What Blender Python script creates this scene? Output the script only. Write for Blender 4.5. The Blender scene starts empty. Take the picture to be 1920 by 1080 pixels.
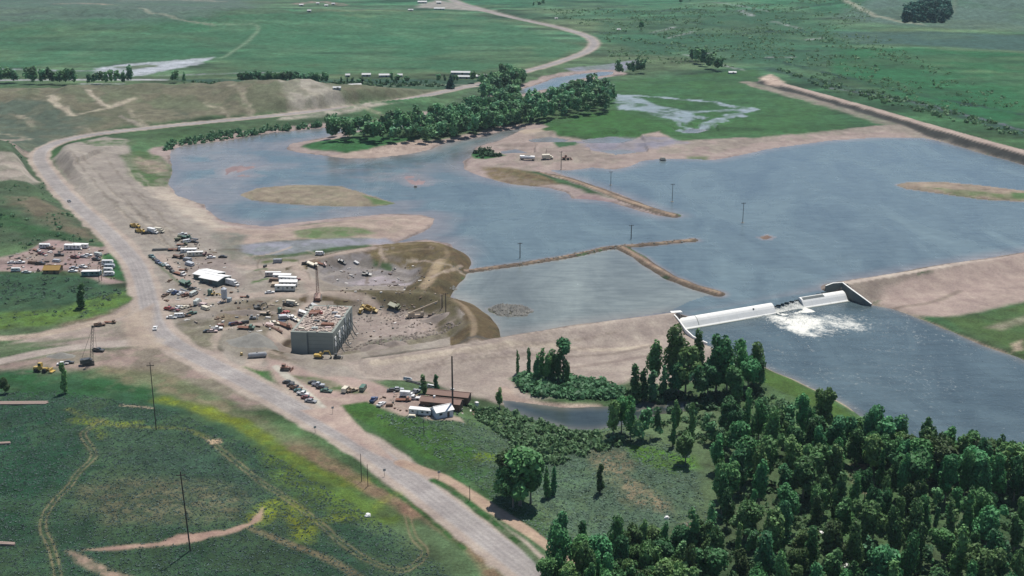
import bpy, math, random
import numpy as np
from mathutils import Vector, Matrix

random.seed(7); rng = np.random.default_rng(11)
scene = bpy.context.scene
COL = scene.collection
R = math.radians

# ------------------------------------------------------------------ camera, sky, sun, exposure
CAMH, FPX, PITCH = 200.0, 2318.0, math.atan(740.0/2318.0)
cam = bpy.data.cameras.new('camera'); camo = bpy.data.objects.new('camera', cam); COL.objects.link(camo)
cam.sensor_width = 36.0; cam.lens = 36.0*FPX/1920.0; cam.clip_start = 1.0; cam.clip_end = 60000.0
camo.location = (0, 0, CAMH); camo.rotation_euler = (math.pi/2-PITCH, 0, 0)
scene.camera = camo

SUN_EL, SUN_AZ = R(66), R(24)          # azimuth measured from +Y towards +X
world = bpy.data.worlds.new('World'); scene.world = world; world.use_nodes = True
wn = world.node_tree; bg = wn.nodes['Background']
sky = wn.nodes.new('ShaderNodeTexSky'); sky.sky_type = 'NISHITA'; sky.sun_disc = False
sky.sun_elevation = SUN_EL; sky.sun_rotation = SUN_AZ; sky.altitude = 2200.0
wn.links.new(sky.outputs[0], bg.inputs[0]); bg.inputs[1].default_value = 0.09
sl = bpy.data.lights.new('sun', 'SUN'); sl.energy = 4.0; sl.angle = R(0.5); sl.color = (1.0, 0.96, 0.90)
slo = bpy.data.objects.new('sun', sl); COL.objects.link(slo)
SD = Vector((math.sin(SUN_AZ)*math.cos(SUN_EL), math.cos(SUN_AZ)*math.cos(SUN_EL), math.sin(SUN_EL)))
slo.rotation_euler = SD.to_track_quat('Z', 'Y').to_euler(); slo.location = (200, 300, 400)
vs = scene.view_settings
vs.view_transform = 'Standard'; vs.look = 'None'; vs.exposure = 0.33; vs.gamma = 1.0; vs.use_curve_mapping = False
KALB = 1.62                              # sunlit appearance -> base colour

# ------------------------------------------------------------------ geometry of the place: photo survey points -> metres
def W(u, v, z=3.0):
    u = np.asarray(u, float); v = np.asarray(v, float)
    sp, cp = math.sin(PITCH), math.cos(PITCH)
    q = (v-540.0)/FPX
    t = (CAMH-z)/(sp+q*cp)
    return (u-960.0)/FPX*t, t*(cp-q*sp)
def px_per_m(v): return math.cos(PITCH)*(v+200.0)/CAMH
def PX(x, y, z):
    sp, cp = math.sin(PITCH), math.cos(PITCH)
    dz = z-CAMH
    f = y*cp-dz*sp; up = y*sp+dz*cp
    return 960+FPX*x/f, 540-FPX*up/f
def P(pts, z=3.0):
    a = np.array(pts, float); x, y = W(a[:, 0], a[:, 1], z)
    return np.stack([x, y], 1)
def smooth(t): t = np.clip(t, 0, 1); return t*t*(3-2*t)
def hsh(ix, iy, seed):
    n = (ix.astype(np.int64)*374761393 + iy.astype(np.int64)*668265263 + seed*1442695041) & 0xFFFFFFFF
    n = ((n ^ (n >> 13))*1274126177) & 0xFFFFFFFF
    return ((n ^ (n >> 16)) & 0xFFFFFF)/float(0xFFFFFF)
def vnoise(x, y, seed=0):
    ix, iy = np.floor(x), np.floor(y); fx, fy = x-ix, y-iy
    fx = fx*fx*(3-2*fx); fy = fy*fy*(3-2*fy)
    ix = ix.astype(np.int64); iy = iy.astype(np.int64)
    a = hsh(ix, iy, seed); b = hsh(ix+1, iy, seed); c = hsh(ix, iy+1, seed); d = hsh(ix+1, iy+1, seed)
    return (a*(1-fx)+b*fx)*(1-fy)+(c*(1-fx)+d*fx)*fy
def fbm(x, y, scale, octv=3, seed=0):
    s = 0; a = 1.0; n = 0
    for i in range(octv):
        s = s+a*vnoise(x/scale*2**i+17.3*i, y/scale*2**i+5.1*i, seed+i); n += a; a *= 0.55
    return s/n
def inside(poly, x, y):
    r = np.zeros(x.shape, bool); n = len(poly)
    for i in range(n):
        x0, y0 = poly[i]; x1, y1 = poly[(i+1) % n]
        if y0 == y1: continue
        c = ((y0 > y) != (y1 > y)) & (x < (x1-x0)*(y-y0)/(y1-y0)+x0)
        r ^= c
    return r
def ldist(line, x, y, closed=False):
    d = np.full(x.shape, 1e18); n = len(line)
    for i in range(n if closed else n-1):
        ax, ay = line[i]; bx, by = line[(i+1) % n]
        dx, dy = bx-ax, by-ay; L = dx*dx+dy*dy+1e-9
        t = np.clip(((x-ax)*dx+(y-ay)*dy)/L, 0, 1)
        d = np.minimum(d, (x-ax-t*dx)**2+(y-ay-t*dy)**2)
    return np.sqrt(d)
def sd_idx(poly, x, y, m):
    """indices near the polygon and their signed distance (negative inside)"""
    lo = poly.min(0)-m; hi = poly.max(0)+m
    idx = np.nonzero((x > lo[0]) & (x < hi[0]) & (y > lo[1]) & (y < hi[1]))[0]
    if len(idx) == 0: return idx, np.zeros(0)
    xx, yy = x[idx], y[idx]
    d = ldist(poly, xx, yy, True); d[inside(poly, xx, yy)] *= -1
    return idx, d
def ln_idx(line, x, y, m):
    lo = line.min(0)-m; hi = line.max(0)+m
    idx = np.nonzero((x > lo[0]) & (x < hi[0]) & (y > lo[1]) & (y < hi[1]))[0]
    if len(idx) == 0: return idx, np.zeros(0)
    return idx, ldist(line, x[idx], y[idx])
def spline(pts, k=5):
    p = np.array(pts, float); out = []
    for i in range(len(p)-1):
        p0 = p[max(i-1, 0)]; p1 = p[i]; p2 = p[i+1]; p3 = p[min(i+2, len(p)-1)]
        for j in range(k):
            t = j/k
            out.append(0.5*((2*p1)+(-p0+p2)*t+(2*p0-5*p1+4*p2-p3)*t*t+(-p0+3*p1-3*p2+p3)*t**3))
    out.append(p[-1]); return np.array(out)
def C(r, g, b):
    c = np.array([r, g, b], float)/255.0
    l = np.where(c <= 0.04045, c/12.92, ((c+0.055)/1.055)**2.4)
    return np.clip(l/KALB, 0, 0.85)

# ---- water bodies
ZW, ZL = -3.0, -1.9        # level of the river below the dam, level of the bench beside it
RES = P([(318,300),(322,280),(345,272),(420,264),(500,250),(560,244),(605,240),(640,241),(700,236),(780,226),(850,210),(890,204),(905,194),(960,172),(1010,158),(1040,146),(1080,139),(1120,135),(1150,134),(1148,140),(1100,146),(1070,152),(1062,172),(1040,190),(1015,186),(1030,166),(960,180),(915,205),(890,214),(850,220),(780,234),(700,243),(640,248),
  (612,258),(545,270),(538,280),(560,286),(610,292),(650,297),(705,296),(760,290),(810,280),(835,268),(870,262),(905,256),(940,246),(985,240),
  (960,252),(930,265),(890,276),(884,292),(868,304),(872,318),(905,332),(960,346),(1030,352),(1060,360),(1075,372),(1110,374),(1150,380),(1200,396),(1240,406),
  (1264,404),(1230,392),(1180,372),(1130,352),(1080,336),(1045,324),(1030,319),(1070,319),(1110,314),(1150,318),(1180,312),(1200,302),
  (1240,298),(1290,298),(1340,300),(1390,291),(1430,281),(1500,271),(1560,263),(1640,258),(1730,258),(1790,271),(1850,286),(1920,293),(2000,302),(2400,345),(2400,400),
  (1920,474),(1800,491),(1700,508),(1600,524),(1578,534),(1560,541),(1540,547),(1490,560),(1450,571),(1268,601),(1255,588),(1200,595),(1100,607),(1000,622),(905,638),
  (893,630),(898,605),(880,578),(850,560),(815,547),(812,536),(830,515),(853,495),(860,475),(845,457),(800,449),(740,456),
  (780,440),(806,428),(818,411),(790,403),(720,402),(640,408),(560,417),(500,426),(425,416),(402,405),(380,384),(332,368),(316,346),(324,320)], 0.0)
POND = P([(835,514),(975,494),(1060,480),(1120,467),(1160,461),(1200,481),(1250,513),(1300,533),(1346,548),(1290,566),(1255,584),(1000,622),(900,640),(893,610),(850,555)], 0.0)
CHAN = P([(1290,604),(1450,577),(1585,556),(1634,572),(1680,581),(1760,612),(1840,646),(1920,676),(2100,745),(2500,880),(2500,1150),
  (2100,935),(1920,892),(1760,866),(1690,838),(1640,795),(1575,755),(1490,712),(1425,684),(1380,672),(1330,648),(1300,625)], ZW)
CREEK = P([(940,752),(985,757),(1060,764),(1130,762),(1190,756),(1215,750),(1240,748),(1290,752),(1320,758),(1300,768),(1240,775),(1190,795),(1120,806),(1060,803),(990,783),(945,768)], ZW)
LOW = P([(690,716),(800,708),(900,690),(1000,665),(1150,635),(1262,600),(1450,570),(1585,550),(1700,545),(1920,505),(2600,380),(2800,1500),(1180,1500),(1130,1120),(1010,975),(950,880),(890,800),(800,725)], ZL)
PIT = P([(600,592),(640,582),(700,578),(770,578),(830,588),(860,608),(868,632),(800,652),(700,668),(640,676),(570,676),(520,668),(500,650),(530,618)], -1.5)
PIT2 = P([(600,500),(680,485),(740,492),(790,505),(785,530),(760,540),(640,545),(600,530)], 0.0)
YARD = P([(330,480),(460,490),(600,490),(600,548),(560,640),(500,668),(420,660),(350,610),(330,540)], 3.0)
def w2(u, v, z): x, y = W(u, v, z); return (float(x), float(y))
WALL_R = [(1548,536,2.6),(1562,531,3.9),(1580,530,4.1),(1600,545,2.4),(1618,558,.6),(1634,570,-1.8)]
WALL_L = [(1264,590,3.9),(1269,595,3.4),(1276,604,2.0),(1286,618,.2),(1300,631,-1.0),(1326,643,-1.6)]
TRENCH = np.array([w2(*p) for p in WALL_L]+[w2(*p) for p in WALL_R[::-1]])
# ---- embankments: crest line, level, half width of the crest, side slope, class
RIDGES = [
 (spline(P([(1262,588),(1200,597),(1100,610),(1000,625),(900,643),(800,660),(740,668),(690,675)], 3.9)), 3.9, 2.2, 0.42, 'dam_embankment'),
 (spline(P([(1585,530),(1700,511),(1800,494),(1920,477),(2300,410)], 3.9)), 3.9, 2.2, 0.40, 'dam_embankment'),
 (spline(P([(585,549),(640,547),(700,546),(770,548),(820,553),(855,565),(880,588),(889,612),(886,634)], 5.2)), 5.2, 2.2, 0.5, 'cofferdam'),
 (spline(P([(560,500),(620,480),(690,466),(760,458),(815,458),(840,474),(832,492),(815,512),(795,540),(785,548)], 4.8)), 4.8, 4.0, 0.5, 'cofferdam'),
 (spline(P([(720,478),(775,468),(815,468),(830,480),(815,500)], 4.0)), 4.0, 8.0, 0.45, 'cofferdam'),
 (spline(P([(648,662),(700,652),(760,640),(820,628),(856,618)], .6)), .6, 1.2, .6, 'cofferdam'),
 (spline(P([(612,520),(660,512),(720,508),(770,514)], 1.6)), 1.6, .8, .5, 'pit_floor'),
 (spline(P([(830,512),(900,503),(975,493),(1060,479),(1120,466),(1162,460),(1230,455),(1300,448)], 0.8)), 0.8, 1.3, 0.45, 'dike'),
 (spline(P([(1160,460),(1200,481),(1250,513),(1300,533),(1348,548)], 1.1)), 1.1, 1.5, 0.45, 'dike'),
 (spline(P([(1000,322),(1060,334),(1110,350),(1150,366),(1200,384),(1262,402)], 0.9)), 0.9, 2.5, 0.35, 'dike'),
 (spline(P([(1440,150),(1520,172),(1640,205),(1760,240),(1920,285),(2300,390)], 5.0)), 5.0, 5.0, 0.4, 'dam_embankment'),
]
ISL = [(P([(446,365),(480,351),(560,345),(640,348),(690,363),(745,381),(700,387),(600,386),(520,381),(470,375)], 0.3), 1.6),
       (P([(735,330),(760,323),(800,325),(818,338),(812,348),(775,353),(750,345)], 0.0), 0.14),
       (P([(400,318),(440,302),(500,300),(512,312),(470,322),(500,330),(440,342),(405,335)], 0.0), 0.10),
       (P([(1678,346),(1700,341),(1770,340),(1850,348),(1920,357),(2060,366),(2060,390),(1920,379),(1840,374),(1760,363),(1700,355)], 0.2), 1.4),
       (P([(1422,444),(1440,439),(1456,444),(1446,450),(1430,450)], 0.0), 0.6),
       (P([(912,578),(940,570),(975,572),(1000,582),(985,592),(940,592),(918,586)], 0.0), 0.9),
       (P([(1070,374),(1100,366),(1150,376),(1140,381),(1100,380)], 0.0), 0.0),
       (P([(1196,770),(1240,740),(1258,748),(1262,765),(1240,760)], ZW), ZW+.8)]
POOLS = [P(q, 0.0) for q in ([(990,262),(1030,256),(1068,262),(1050,270),(1005,270)], [(938,284),(968,279),(990,286),(975,291),(945,290)], [(1090,262),(1150,255),(1190,262),(1150,272),(1100,270)], [(1120,282),(1170,279),(1200,286),(1150,291)], [(1275,246),(1300,240),(1330,244),(1300,252)])]
HILLS = [((480,187),(150,58),13.0), ((640,194),(80,42),7.0), ((80,203),(150,80),13.0), ((300,205),(50,40),-5.0), ((560,200),(25,40),4.0), ((-150,330),(110,90),16.0), ((-40,420),(70,60),6.0), ((20,310),(45,30),7.0),
         ((285,300),(35,45),5.0), ((200,40),(500,220),16.0), ((1850,20),(420,260),20.0), ((-300,-60),(1200,500),40.0), ((1900,-110),(1800,900),60.0), ((560,-130),(1800,900),50.0),
         ((250,1010),(50,35),2.5), ((60,900),(60,50),3.0)]
MAINROAD = spline(P([(1120,1190),(1060,1128),(1006,1080),(930,1022),(855,964),(755,889),(680,836),(600,792),(500,735),(420,695),(352,660),(312,634),(288,605),(277,562),(268,525),(254,494),(230,465),(195,430),(150,390),(110,350),(85,318),(74,296),(86,277),(130,261),(200,249),(300,238),(420,226),(550,213),(680,198),(770,185),(850,168),(920,153),(970,138),(1030,122),(1080,105),(1106,93),(1114,79),(1096,66),(1040,50),(960,33),(900,17),(860,5),(820,-12)], 3.0), 6)
LEFTROAD = spline(P([(292,640),(262,642),(200,646),(140,652),(70,663),(0,678),(-120,705),(-400,770)], 3.0))

def terrain_h(x, y):
    n = len(x)
    h = 3.0 + 0.8*(fbm(x, y, 90.0, 2, 3)-0.5)
    nr = 1-smooth((y-750)/300.0); h += nr*0.7*(fbm(x, y, 5.0, 3, 13)-0.5)
    for (c, r, hh) in HILLS:
        cx, cy = W(c[0], c[1], 3.0)
        q = ((x-cx)/r[0])**2+((y-cy)/r[1])**2
        m = q < 9
        h[m] += hh*np.exp(-q[m])*(0.75+0.4*fbm(x[m], y[m], 40.0, 3, 21)+0.28*(1-2*np.abs(fbm(x[m], y[m]*.5, 34.0, 3, 25)-.5)*2))
    # roads are graded flat
    for line, w in ((MAINROAD, 8.5), (LEFTROAD, 6.0)):
        i, d = ln_idx(line, x, y, 40.0)
        if len(i): h[i] = h[i]+(3.1-h[i])*(1-smooth((d-w)/14.0))
    wx = x+3.0*(fbm(x, y, 14.0, 2, 31)-0.5); wy = y+3.0*(fbm(x, y, 14.0, 2, 37)-0.5)
    i, d = sd_idx(LOW, x, y, 14.0)
    if len(i): h[i] = h[i]+(ZL+0.7*(fbm(x[i], y[i], 25, 2, 8)-0.5)-h[i])*smooth(0.5-d/26.0)
    i, d = sd_idx(YARD, wx, wy, 8.0)
    if len(i): h[i] += smooth(.5-d/12)*(1.5*(fbm(x[i], y[i], 9, 3, 15)-.5)+1.2*np.maximum(0, fbm(x[i], y[i], 16, 2, 16)-.6)/.3)
    i, d = sd_idx(PIT, wx, wy, 10.0)
    if len(i): h[i] = h[i]+(-1.5+2.0*(fbm(x[i], y[i], 12, 3, 9)-0.5)-h[i])*smooth(0.5-d/14.0)
    i, d = sd_idx(PIT2, wx, wy, 6.0)
    if len(i): h[i] = h[i]+(0.4+0.6*(fbm(x[i], y[i], 8, 3, 9)-0.5)-h[i])*smooth(0.5-d/10.0)
    i, d = sd_idx(RES, wx, wy, 45.0)
    if len(i):
        o = d > 0
        uu_, vv_ = PX(x[i], y[i], np.zeros(len(i))); arm = 1-smooth((uu_-760)/260.0)
        shal = 1-arm*(.22+.62*smooth((fbm(x[i]*.6, y[i], 26, 4, 19)-.34)/.3))
        a, b = i[o], d[o]; h[a] = np.minimum(h[a], 0.03+b*0.07+0.0008*b*b+0.25*np.minimum(b/6, 1)*(fbm(x[a], y[a], 10, 2, 5)-0.3))
        a, b = i[~o], -d[~o]; h[a] = np.minimum(h[a], -np.minimum(2.6, 0.04+b*0.12)*shal[~o])
    for q in POOLS:
        i, d = sd_idx(q, wx, wy, 6.0)
        if len(i): h[i] = np.where(d > 0, np.minimum(h[i], .03+d*.12), np.minimum(h[i], -.05-np.minimum(.5, -d*.1)))
    for body, bank in ((CHAN, 0.35), (CREEK, 0.22)):
        i, d = sd_idx(body, wx, wy, 25.0)
        if len(i):
            o = d > 0
            a, b = i[o], d[o]; h[a] = np.minimum(h[a], ZW+.05+b*bank)
            a, b = i[~o], -d[~o]; h[a] = np.minimum(h[a], ZW-np.minimum(3.0, 0.05+b*0.3))
    for line, top, hw, sl_, cl in RIDGES:
        i, d = ln_idx(line, wx, wy, hw+9.0/sl_)
        if len(i): h[i] = np.maximum(h[i], top+0.12*(fbm(x[i], y[i], 6, 2, 77)-0.5)-np.maximum(0, d-hw)*sl_)
    i, d = sd_idx(TRENCH, x, y, 0.0)
    if len(i): h[i[d < 0]] = np.minimum(h[i[d < 0]], -6.0)
    for pl, top in ISL:
        i, d = sd_idx(pl, wx, wy, 0.5)
        if len(i):
            base = ZW-.1 if top < -1 else -0.05 if top > .2 else -.5
            a = i[d < 0.4]; b = -d[d < 0.4]
            h[a] = np.maximum(h[a], base+(top-base)*smooth(b/9.0)+0.2*np.minimum(1, np.maximum(b, 0)/3)*(fbm(x[a], y[a], 5, 2, 66)-0.5)-(.55*fbm(x[a]*.6, y[a], 16, 3, 68) if top < .2 and top > -1 else 0)*.45)
    return h

# ------------------------------------------------------------------ ground cover: what lies where
CLASSES = ['ground', 'road', 'dirt_road', 'construction_yard', 'gravel_bank', 'sand_bar', 'dam_embankment', 'cofferdam', 'dike', 'track', 'dry_wash', 'pit_floor']
CI = {c: i for i, c in enumerate(CLASSES)}
def cellsize(y): return np.clip(y*y/(CAMH*FPX)*1.6, 0.35, 40.0)

def cover(x, y, h):
    n = len(x)
    col = np.zeros((n, 3)); veg = np.ones(n); cls = np.zeros(n, np.int32)
    u, v = PX(x, y, np.full(n, 3.0))
    cs = cellsize(y)
    n1 = fbm(x, y, 220.0, 4, 101); n2 = fbm(x, y*0.55, 60.0, 4, 131); n3 = fbm(x, y, 9.0, 3, 151)
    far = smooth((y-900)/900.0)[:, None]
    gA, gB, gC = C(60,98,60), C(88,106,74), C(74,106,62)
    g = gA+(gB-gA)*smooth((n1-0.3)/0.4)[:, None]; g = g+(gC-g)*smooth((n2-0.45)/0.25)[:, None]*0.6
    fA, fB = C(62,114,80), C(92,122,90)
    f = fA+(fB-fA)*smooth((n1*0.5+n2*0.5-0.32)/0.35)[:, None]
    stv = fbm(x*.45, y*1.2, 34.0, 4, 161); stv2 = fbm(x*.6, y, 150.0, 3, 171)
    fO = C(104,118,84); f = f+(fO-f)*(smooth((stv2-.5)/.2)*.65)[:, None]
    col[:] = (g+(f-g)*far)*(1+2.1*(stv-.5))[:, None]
    jx = (fbm(x, y, 12.0, 3, 201)-0.5); jy = (fbm(x, y, 12.0, 3, 207)-0.5)
    jx2 = (fbm(x, y, 45.0, 3, 211)-0.5); jy2 = (fbm(x, y, 45.0, 3, 217)-0.5)

    def put(i, w, color, vg, cname):
        ok = w > 0.003; i = i[ok]; w = w[ok]
        col[i] += (color-col[i])*w[:, None]
        if vg is not None: veg[i] += (vg-veg[i])*w
        if cname: cls[i[w > 0.5]] = CI[cname]
    def poly(pts, color, z=3.0, fe=2.0, warp=3.0, vg=None, c=None, op=1.0, br=0.0, bs=8.0):
        pl = pts if isinstance(pts, np.ndarray) else P(pts, z)
        big = warp > 8
        X = x+warp*2*(jx2 if big else jx); Y = y+warp*2*(jy2 if big else jy)
        i, d = sd_idx(pl, X, Y, fe+warp+5)
        if not len(i): return
        ff = np.maximum(fe, cs[i]*0.6)
        w = smooth(0.5-d/(2*ff))*op
        if br > 0: w = w*(1-br*smooth((fbm(x[i], y[i], bs, 3, 301)-0.42)/0.16))
        put(i, w, C(*color), vg, c)
    def line(pts, width, color, z=3.0, fe=0.8, warp=0.8, vg=None, c=None, op=1.0, br=0.0, bs=6.0):
        ln = pts if isinstance(pts, np.ndarray) else spline(P(pts, z))
        X = x+warp*2*jx; Y = y+warp*2*jy
        i, d = ln_idx(ln, X, Y, width+fe+warp+6)
        if not len(i): return
        ff = np.maximum(fe, cs[i]*0.4)
        w = smooth((width/2+ff-d)/(2*ff))*op
        if br > 0: w = w*(1-br*smooth((fbm(x[i], y[i], bs, 3, 311)-0.42)/0.16))
        put(i, w, C(*color), vg, c)
    def offset_line(ln, off):
        t = np.gradient(ln, axis=0); t /= np.linalg.norm(t, axis=1)[:, None]+1e-9
        return ln+np.stack([-t[:, 1], t[:, 0]], 1)*off

    # --- far country
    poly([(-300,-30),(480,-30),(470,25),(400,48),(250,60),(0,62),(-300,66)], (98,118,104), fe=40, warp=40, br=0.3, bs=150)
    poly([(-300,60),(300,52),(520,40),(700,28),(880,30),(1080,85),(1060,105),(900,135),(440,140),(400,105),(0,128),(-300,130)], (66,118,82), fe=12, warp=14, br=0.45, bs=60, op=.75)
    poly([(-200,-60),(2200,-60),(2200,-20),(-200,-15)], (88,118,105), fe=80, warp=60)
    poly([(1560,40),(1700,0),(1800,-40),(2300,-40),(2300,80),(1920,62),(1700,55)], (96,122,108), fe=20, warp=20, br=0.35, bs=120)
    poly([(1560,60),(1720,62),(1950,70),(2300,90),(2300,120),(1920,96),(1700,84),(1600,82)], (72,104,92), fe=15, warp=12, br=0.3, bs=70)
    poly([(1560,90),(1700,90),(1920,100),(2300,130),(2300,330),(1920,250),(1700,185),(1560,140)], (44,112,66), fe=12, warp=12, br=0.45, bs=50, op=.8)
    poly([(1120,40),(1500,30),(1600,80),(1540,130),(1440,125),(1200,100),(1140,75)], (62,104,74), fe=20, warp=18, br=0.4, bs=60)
    for (a, b, wd) in [((1120,62),(1500,58),9),((1200,80),(1520,96),8),((1130,20),(1560,24),14),((1300,45),(1540,62),8),((900,8),(1300,8),12),((1440,110),(1920,215),10),((1330,118),(1440,128),7)]:
        line([a, ((a[0]+b[0])/2, (a[1]+b[1])/2+6), b], wd, (44,74,62), fe=3, warp=10, br=0.6, bs=25)
    for (a, b, wd) in [((1225,62),(1265,52),7),((1340,10),(1440,30),5),((1450,45),(1500,56),7),((1390,28),(1412,36),8),((1255,72),(1300,60),5),((1515,75),(1540,72),8),((1440,108),(1488,108),5),((1355,122),(1402,135),6),((1290,104),(1330,100),8)]:
        line([a, b], wd, (160,165,160), fe=2, warp=6, br=0.4, bs=20, c='dry_wash')
    # road and farm tracks far off
    line([(1530,-8),(1570,12),(1620,33),(1660,44),(1730,52)], 9, (172,172,150), fe=2, c='dirt_road')
    line([(1730,52),(1820,54),(1940,56)], 5, (120,140,118), fe=2, op=.8)
    line([(1810,0),(1790,20),(1785,40)], 6, (120,130,110), fe=4, op=.6)
    line([(265,34),(290,43),(340,52),(400,58)], 9, (150,152,132), fe=3, br=.3, c='dirt_road')
    line([(400,58),(480,58),(472,75),(440,95),(418,108),(390,110)], 5, (125,150,118), fe=2, c='dirt_road')
    line([(110,10),(160,9),(210,14)], 18, (175,160,140), fe=6, warp=8, br=.5, bs=25)
    line([(230,2),(330,1),(420,4)], 14, (165,155,140), fe=5, warp=8, br=.5, bs=25)
    line([(560,10),(600,4),(640,12)], 26, (150,135,122), fe=8, warp=12, br=.6, bs=12)
    poly([(820,0),(870,8),(930,22),(900,24),(840,20),(780,18),(790,8)], (165,160,150), fe=8, warp=8, c='dirt_road')
    line([(640,26),(740,22),(800,18)], 8, (120,130,118), fe=3)
    # braided pale flats on the left, canal road behind the tree row
    poly([(175,128),(260,118),(330,113),(400,108),(372,122),(310,132),(270,142),(210,146),(178,140)], (196,200,206), fe=3, warp=8, c='dry_wash', br=.2, bs=25)
    poly([(205,126),(280,121),(305,124),(240,131)], (110,125,100), fe=3, warp=5)
    line([(-60,128),(60,131),(160,133),(230,128)], 8, (165,172,175), fe=2, warp=5, br=.3, c='dry_wash')
    line([(300,142),(420,138),(520,136),(600,142)], 8, (150,155,155), fe=2, warp=6, br=.6, bs=18, c='dry_wash')
    line([(-40,151),(120,150),(310,149.5)], 8, (205,202,205), fe=1.5, warp=1.5, c='dirt_road')
    line([(150,158),(230,158)], 7, (180,180,180), fe=1.5, warp=3, br=.5, c='dirt_road')
    poly([(300,148),(620,148),(900,150),(900,166),(640,172),(420,160)], (60,92,74), fe=6, warp=8, br=.35, bs=20)
    line([(840,168),(880,160),(780,160),(690,165)], 5, (170,170,155), fe=1.5, op=.7)
    # --- bare hills behind the road
    poly([(-300,172),(60,168),(200,172),(330,168),(460,158),(600,163),(700,170),(860,168),(700,192),(560,208),(420,221),(300,233),(140,254),(60,290),(40,300),(-300,330)], (128,124,102), fe=6, warp=10, br=.28, bs=22, vg=.5)
    poly([(-100,215),(80,212),(190,232),(120,258),(60,290),(-100,300)], (96,108,92), fe=8, warp=8, br=.4, bs=14, vg=.7)
    poly([(525,170),(600,172),(650,185),(730,190),(760,185),(700,195),(600,209),(520,214),(545,195)], (184,176,160), z=9, fe=4, warp=9, br=.55, bs=12, vg=.2)
    line([(95,192),(125,207),(170,206),(215,198),(250,188)], 6, (194,182,160), z=11, fe=2, warp=5, br=.3)
    line([(165,183),(195,198),(225,196)], 6, (190,178,158), z=11, fe=2, warp=5, br=.3)
    line([(225,222),(270,236)], 6, (160,152,136), z=5, fe=2, warp=5, br=.4)
    for (a_, b_) in [((20,210),(60,226)),((120,225),(190,236)),((320,196),(350,214)),((380,190),(430,205)),((440,176),(470,200)),((560,182),(640,194)),((620,190),(720,200)),((-20,236),(60,250)),((240,200),(262,220))]:
        line([a_, ((a_[0]+b_[0])/2+6, (a_[1]+b_[1])/2-2), b_], 5, random.Random(a_[0]).choice([(176,166,144), (92,100,82), (170,160,138)]), z=11, fe=3, warp=8, br=.5, bs=10, op=.8)
    poly([(-60,262),(50,262),(20,275),(-60,280)], (168,154,140), z=5, fe=4, warp=6, br=.5, bs=10, vg=.3)
    # left roadside slope
    poly([(-300,300),(60,290),(75,330),(140,400),(200,440),(190,462),(60,462),(-300,480)], (88,106,80), fe=5, warp=6, br=.4, bs=18)
    poly([(-60,322),(40,318),(68,335),(66,350),(0,352),(-60,350)], (186,174,160), z=6, fe=2, warp=5, br=.3, bs=10, vg=.2)
    poly([(0,280),(55,282),(58,292),(10,292)], (170,152,140), z=5, fe=2, warp=4, br=.5, vg=.3)
    poly([(20,385),(80,380),(150,425),(190,455),(100,440),(40,410)], (120,112,92), fe=5, warp=8, br=.4, bs=12, vg=.6)
    poly([(-100,400),(0,405),(60,432),(140,446),(190,462),(120,466),(20,440),(-100,430)], (60,94,58), fe=4, warp=5, br=.3, bs=10)
    # river meadows, willows
    poly([(1070,160),(1180,150),(1420,130),(1430,160),(1560,205),(1600,235),(1560,246),(1420,252),(1290,258),(1180,250),(1000,246),(960,240),(1080,215),(1148,205)], (70,112,64), fe=5, warp=8, br=.5, bs=30, op=.85)
    poly([(1000,244),(1150,206),(1230,226),(1290,240),(1240,252),(1100,254)], (68,112,58), fe=4, warp=6, br=.3, bs=20)
    poly([(600,262),(700,256),(860,258),(840,266),(790,278),(690,284),(560,286),(540,278)], (60,112,62), fe=3, warp=4, br=.2, bs=14)
    poly([(620,232),(820,205),(900,160),(900,200),(840,225),(700,245),(600,244)], (84,104,80), fe=4, warp=5, br=.3, bs=20)
    # stream braids in the meadow
    for pts, wd in [([(1150,178),(1210,181),(1260,184),(1320,190),(1415,204)], 6), ([(1160,195),(1190,206),(1230,207),(1300,208),(1370,207),(1400,205)], 9),
                    ([(1230,210),(1270,224),(1284,240),(1275,244)], 7), ([(1284,240),(1330,232),(1380,215),(1410,204)], 10), ([(1165,180),(1180,195),(1172,205)], 12), ([(1270,212),(1320,222)], 9)]:
        line(pts, wd*1.15, (162,176,184), fe=1.5, warp=11, br=.55, bs=13, vg=0, c='dry_wash')
    poly([(1152,178),(1200,184),(1240,200),(1300,212),(1290,232),(1260,225),(1200,210),(1165,206)], (150,166,172), fe=2, warp=9, br=.8, bs=14, vg=.1, c='dry_wash')
    poly([(1060,128),(1130,122),(1190,112),(1200,118),(1160,140),(1120,152),(1090,158),(1120,140)], (152,154,166), fe=3, warp=9, br=.45, bs=16, vg=.1, c='dry_wash')
    # --- shore gravels
    shore, d = sd_idx(RES, x+6*jx, y+6*jy, 26.0)
    o = d > -3
    i, dd = shore[o], d[o]
    wgt = smooth(1-(dd-3-16*fbm(x[i], y[i], 30, 2, 41))/6.0)
    put(i, wgt, C(176,158,150), 0.15, 'gravel_bank')
    m_ = np.abs(dd-.6) < 2.2; put(i[m_], np.clip(1-np.abs(dd[m_]-.6)/2.2, 0, 1)*.75*smooth((fbm(x[i[m_]], y[i[m_]], 20, 2, 43)-.3)/.2), C(112,102,94), .2, None)
    poly([(960,246),(1010,240),(1020,248),(1100,262),(1180,262),(1235,250),(1262,268),(1420,262),(1560,248),(1640,240),(1720,236),(1800,255),(1920,292),(1790,280),(1640,262),(1430,285),(1290,300),(1180,312),(1000,322),(870,318),(890,282)], (178,160,150), z=1, fe=3, warp=5, vg=.1, c='gravel_bank', br=.2, bs=14)
    poly([(1060,264),(1160,256),(1240,262),(1300,272),(1200,284),(1100,280)], (152,148,158), z=1, fe=4, warp=6, vg=.0, br=.4, bs=14)
    poly([(880,284),(905,276),(925,285),(950,296),(910,300),(888,296)], (56,110,58), z=1, fe=2, warp=2)
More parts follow.
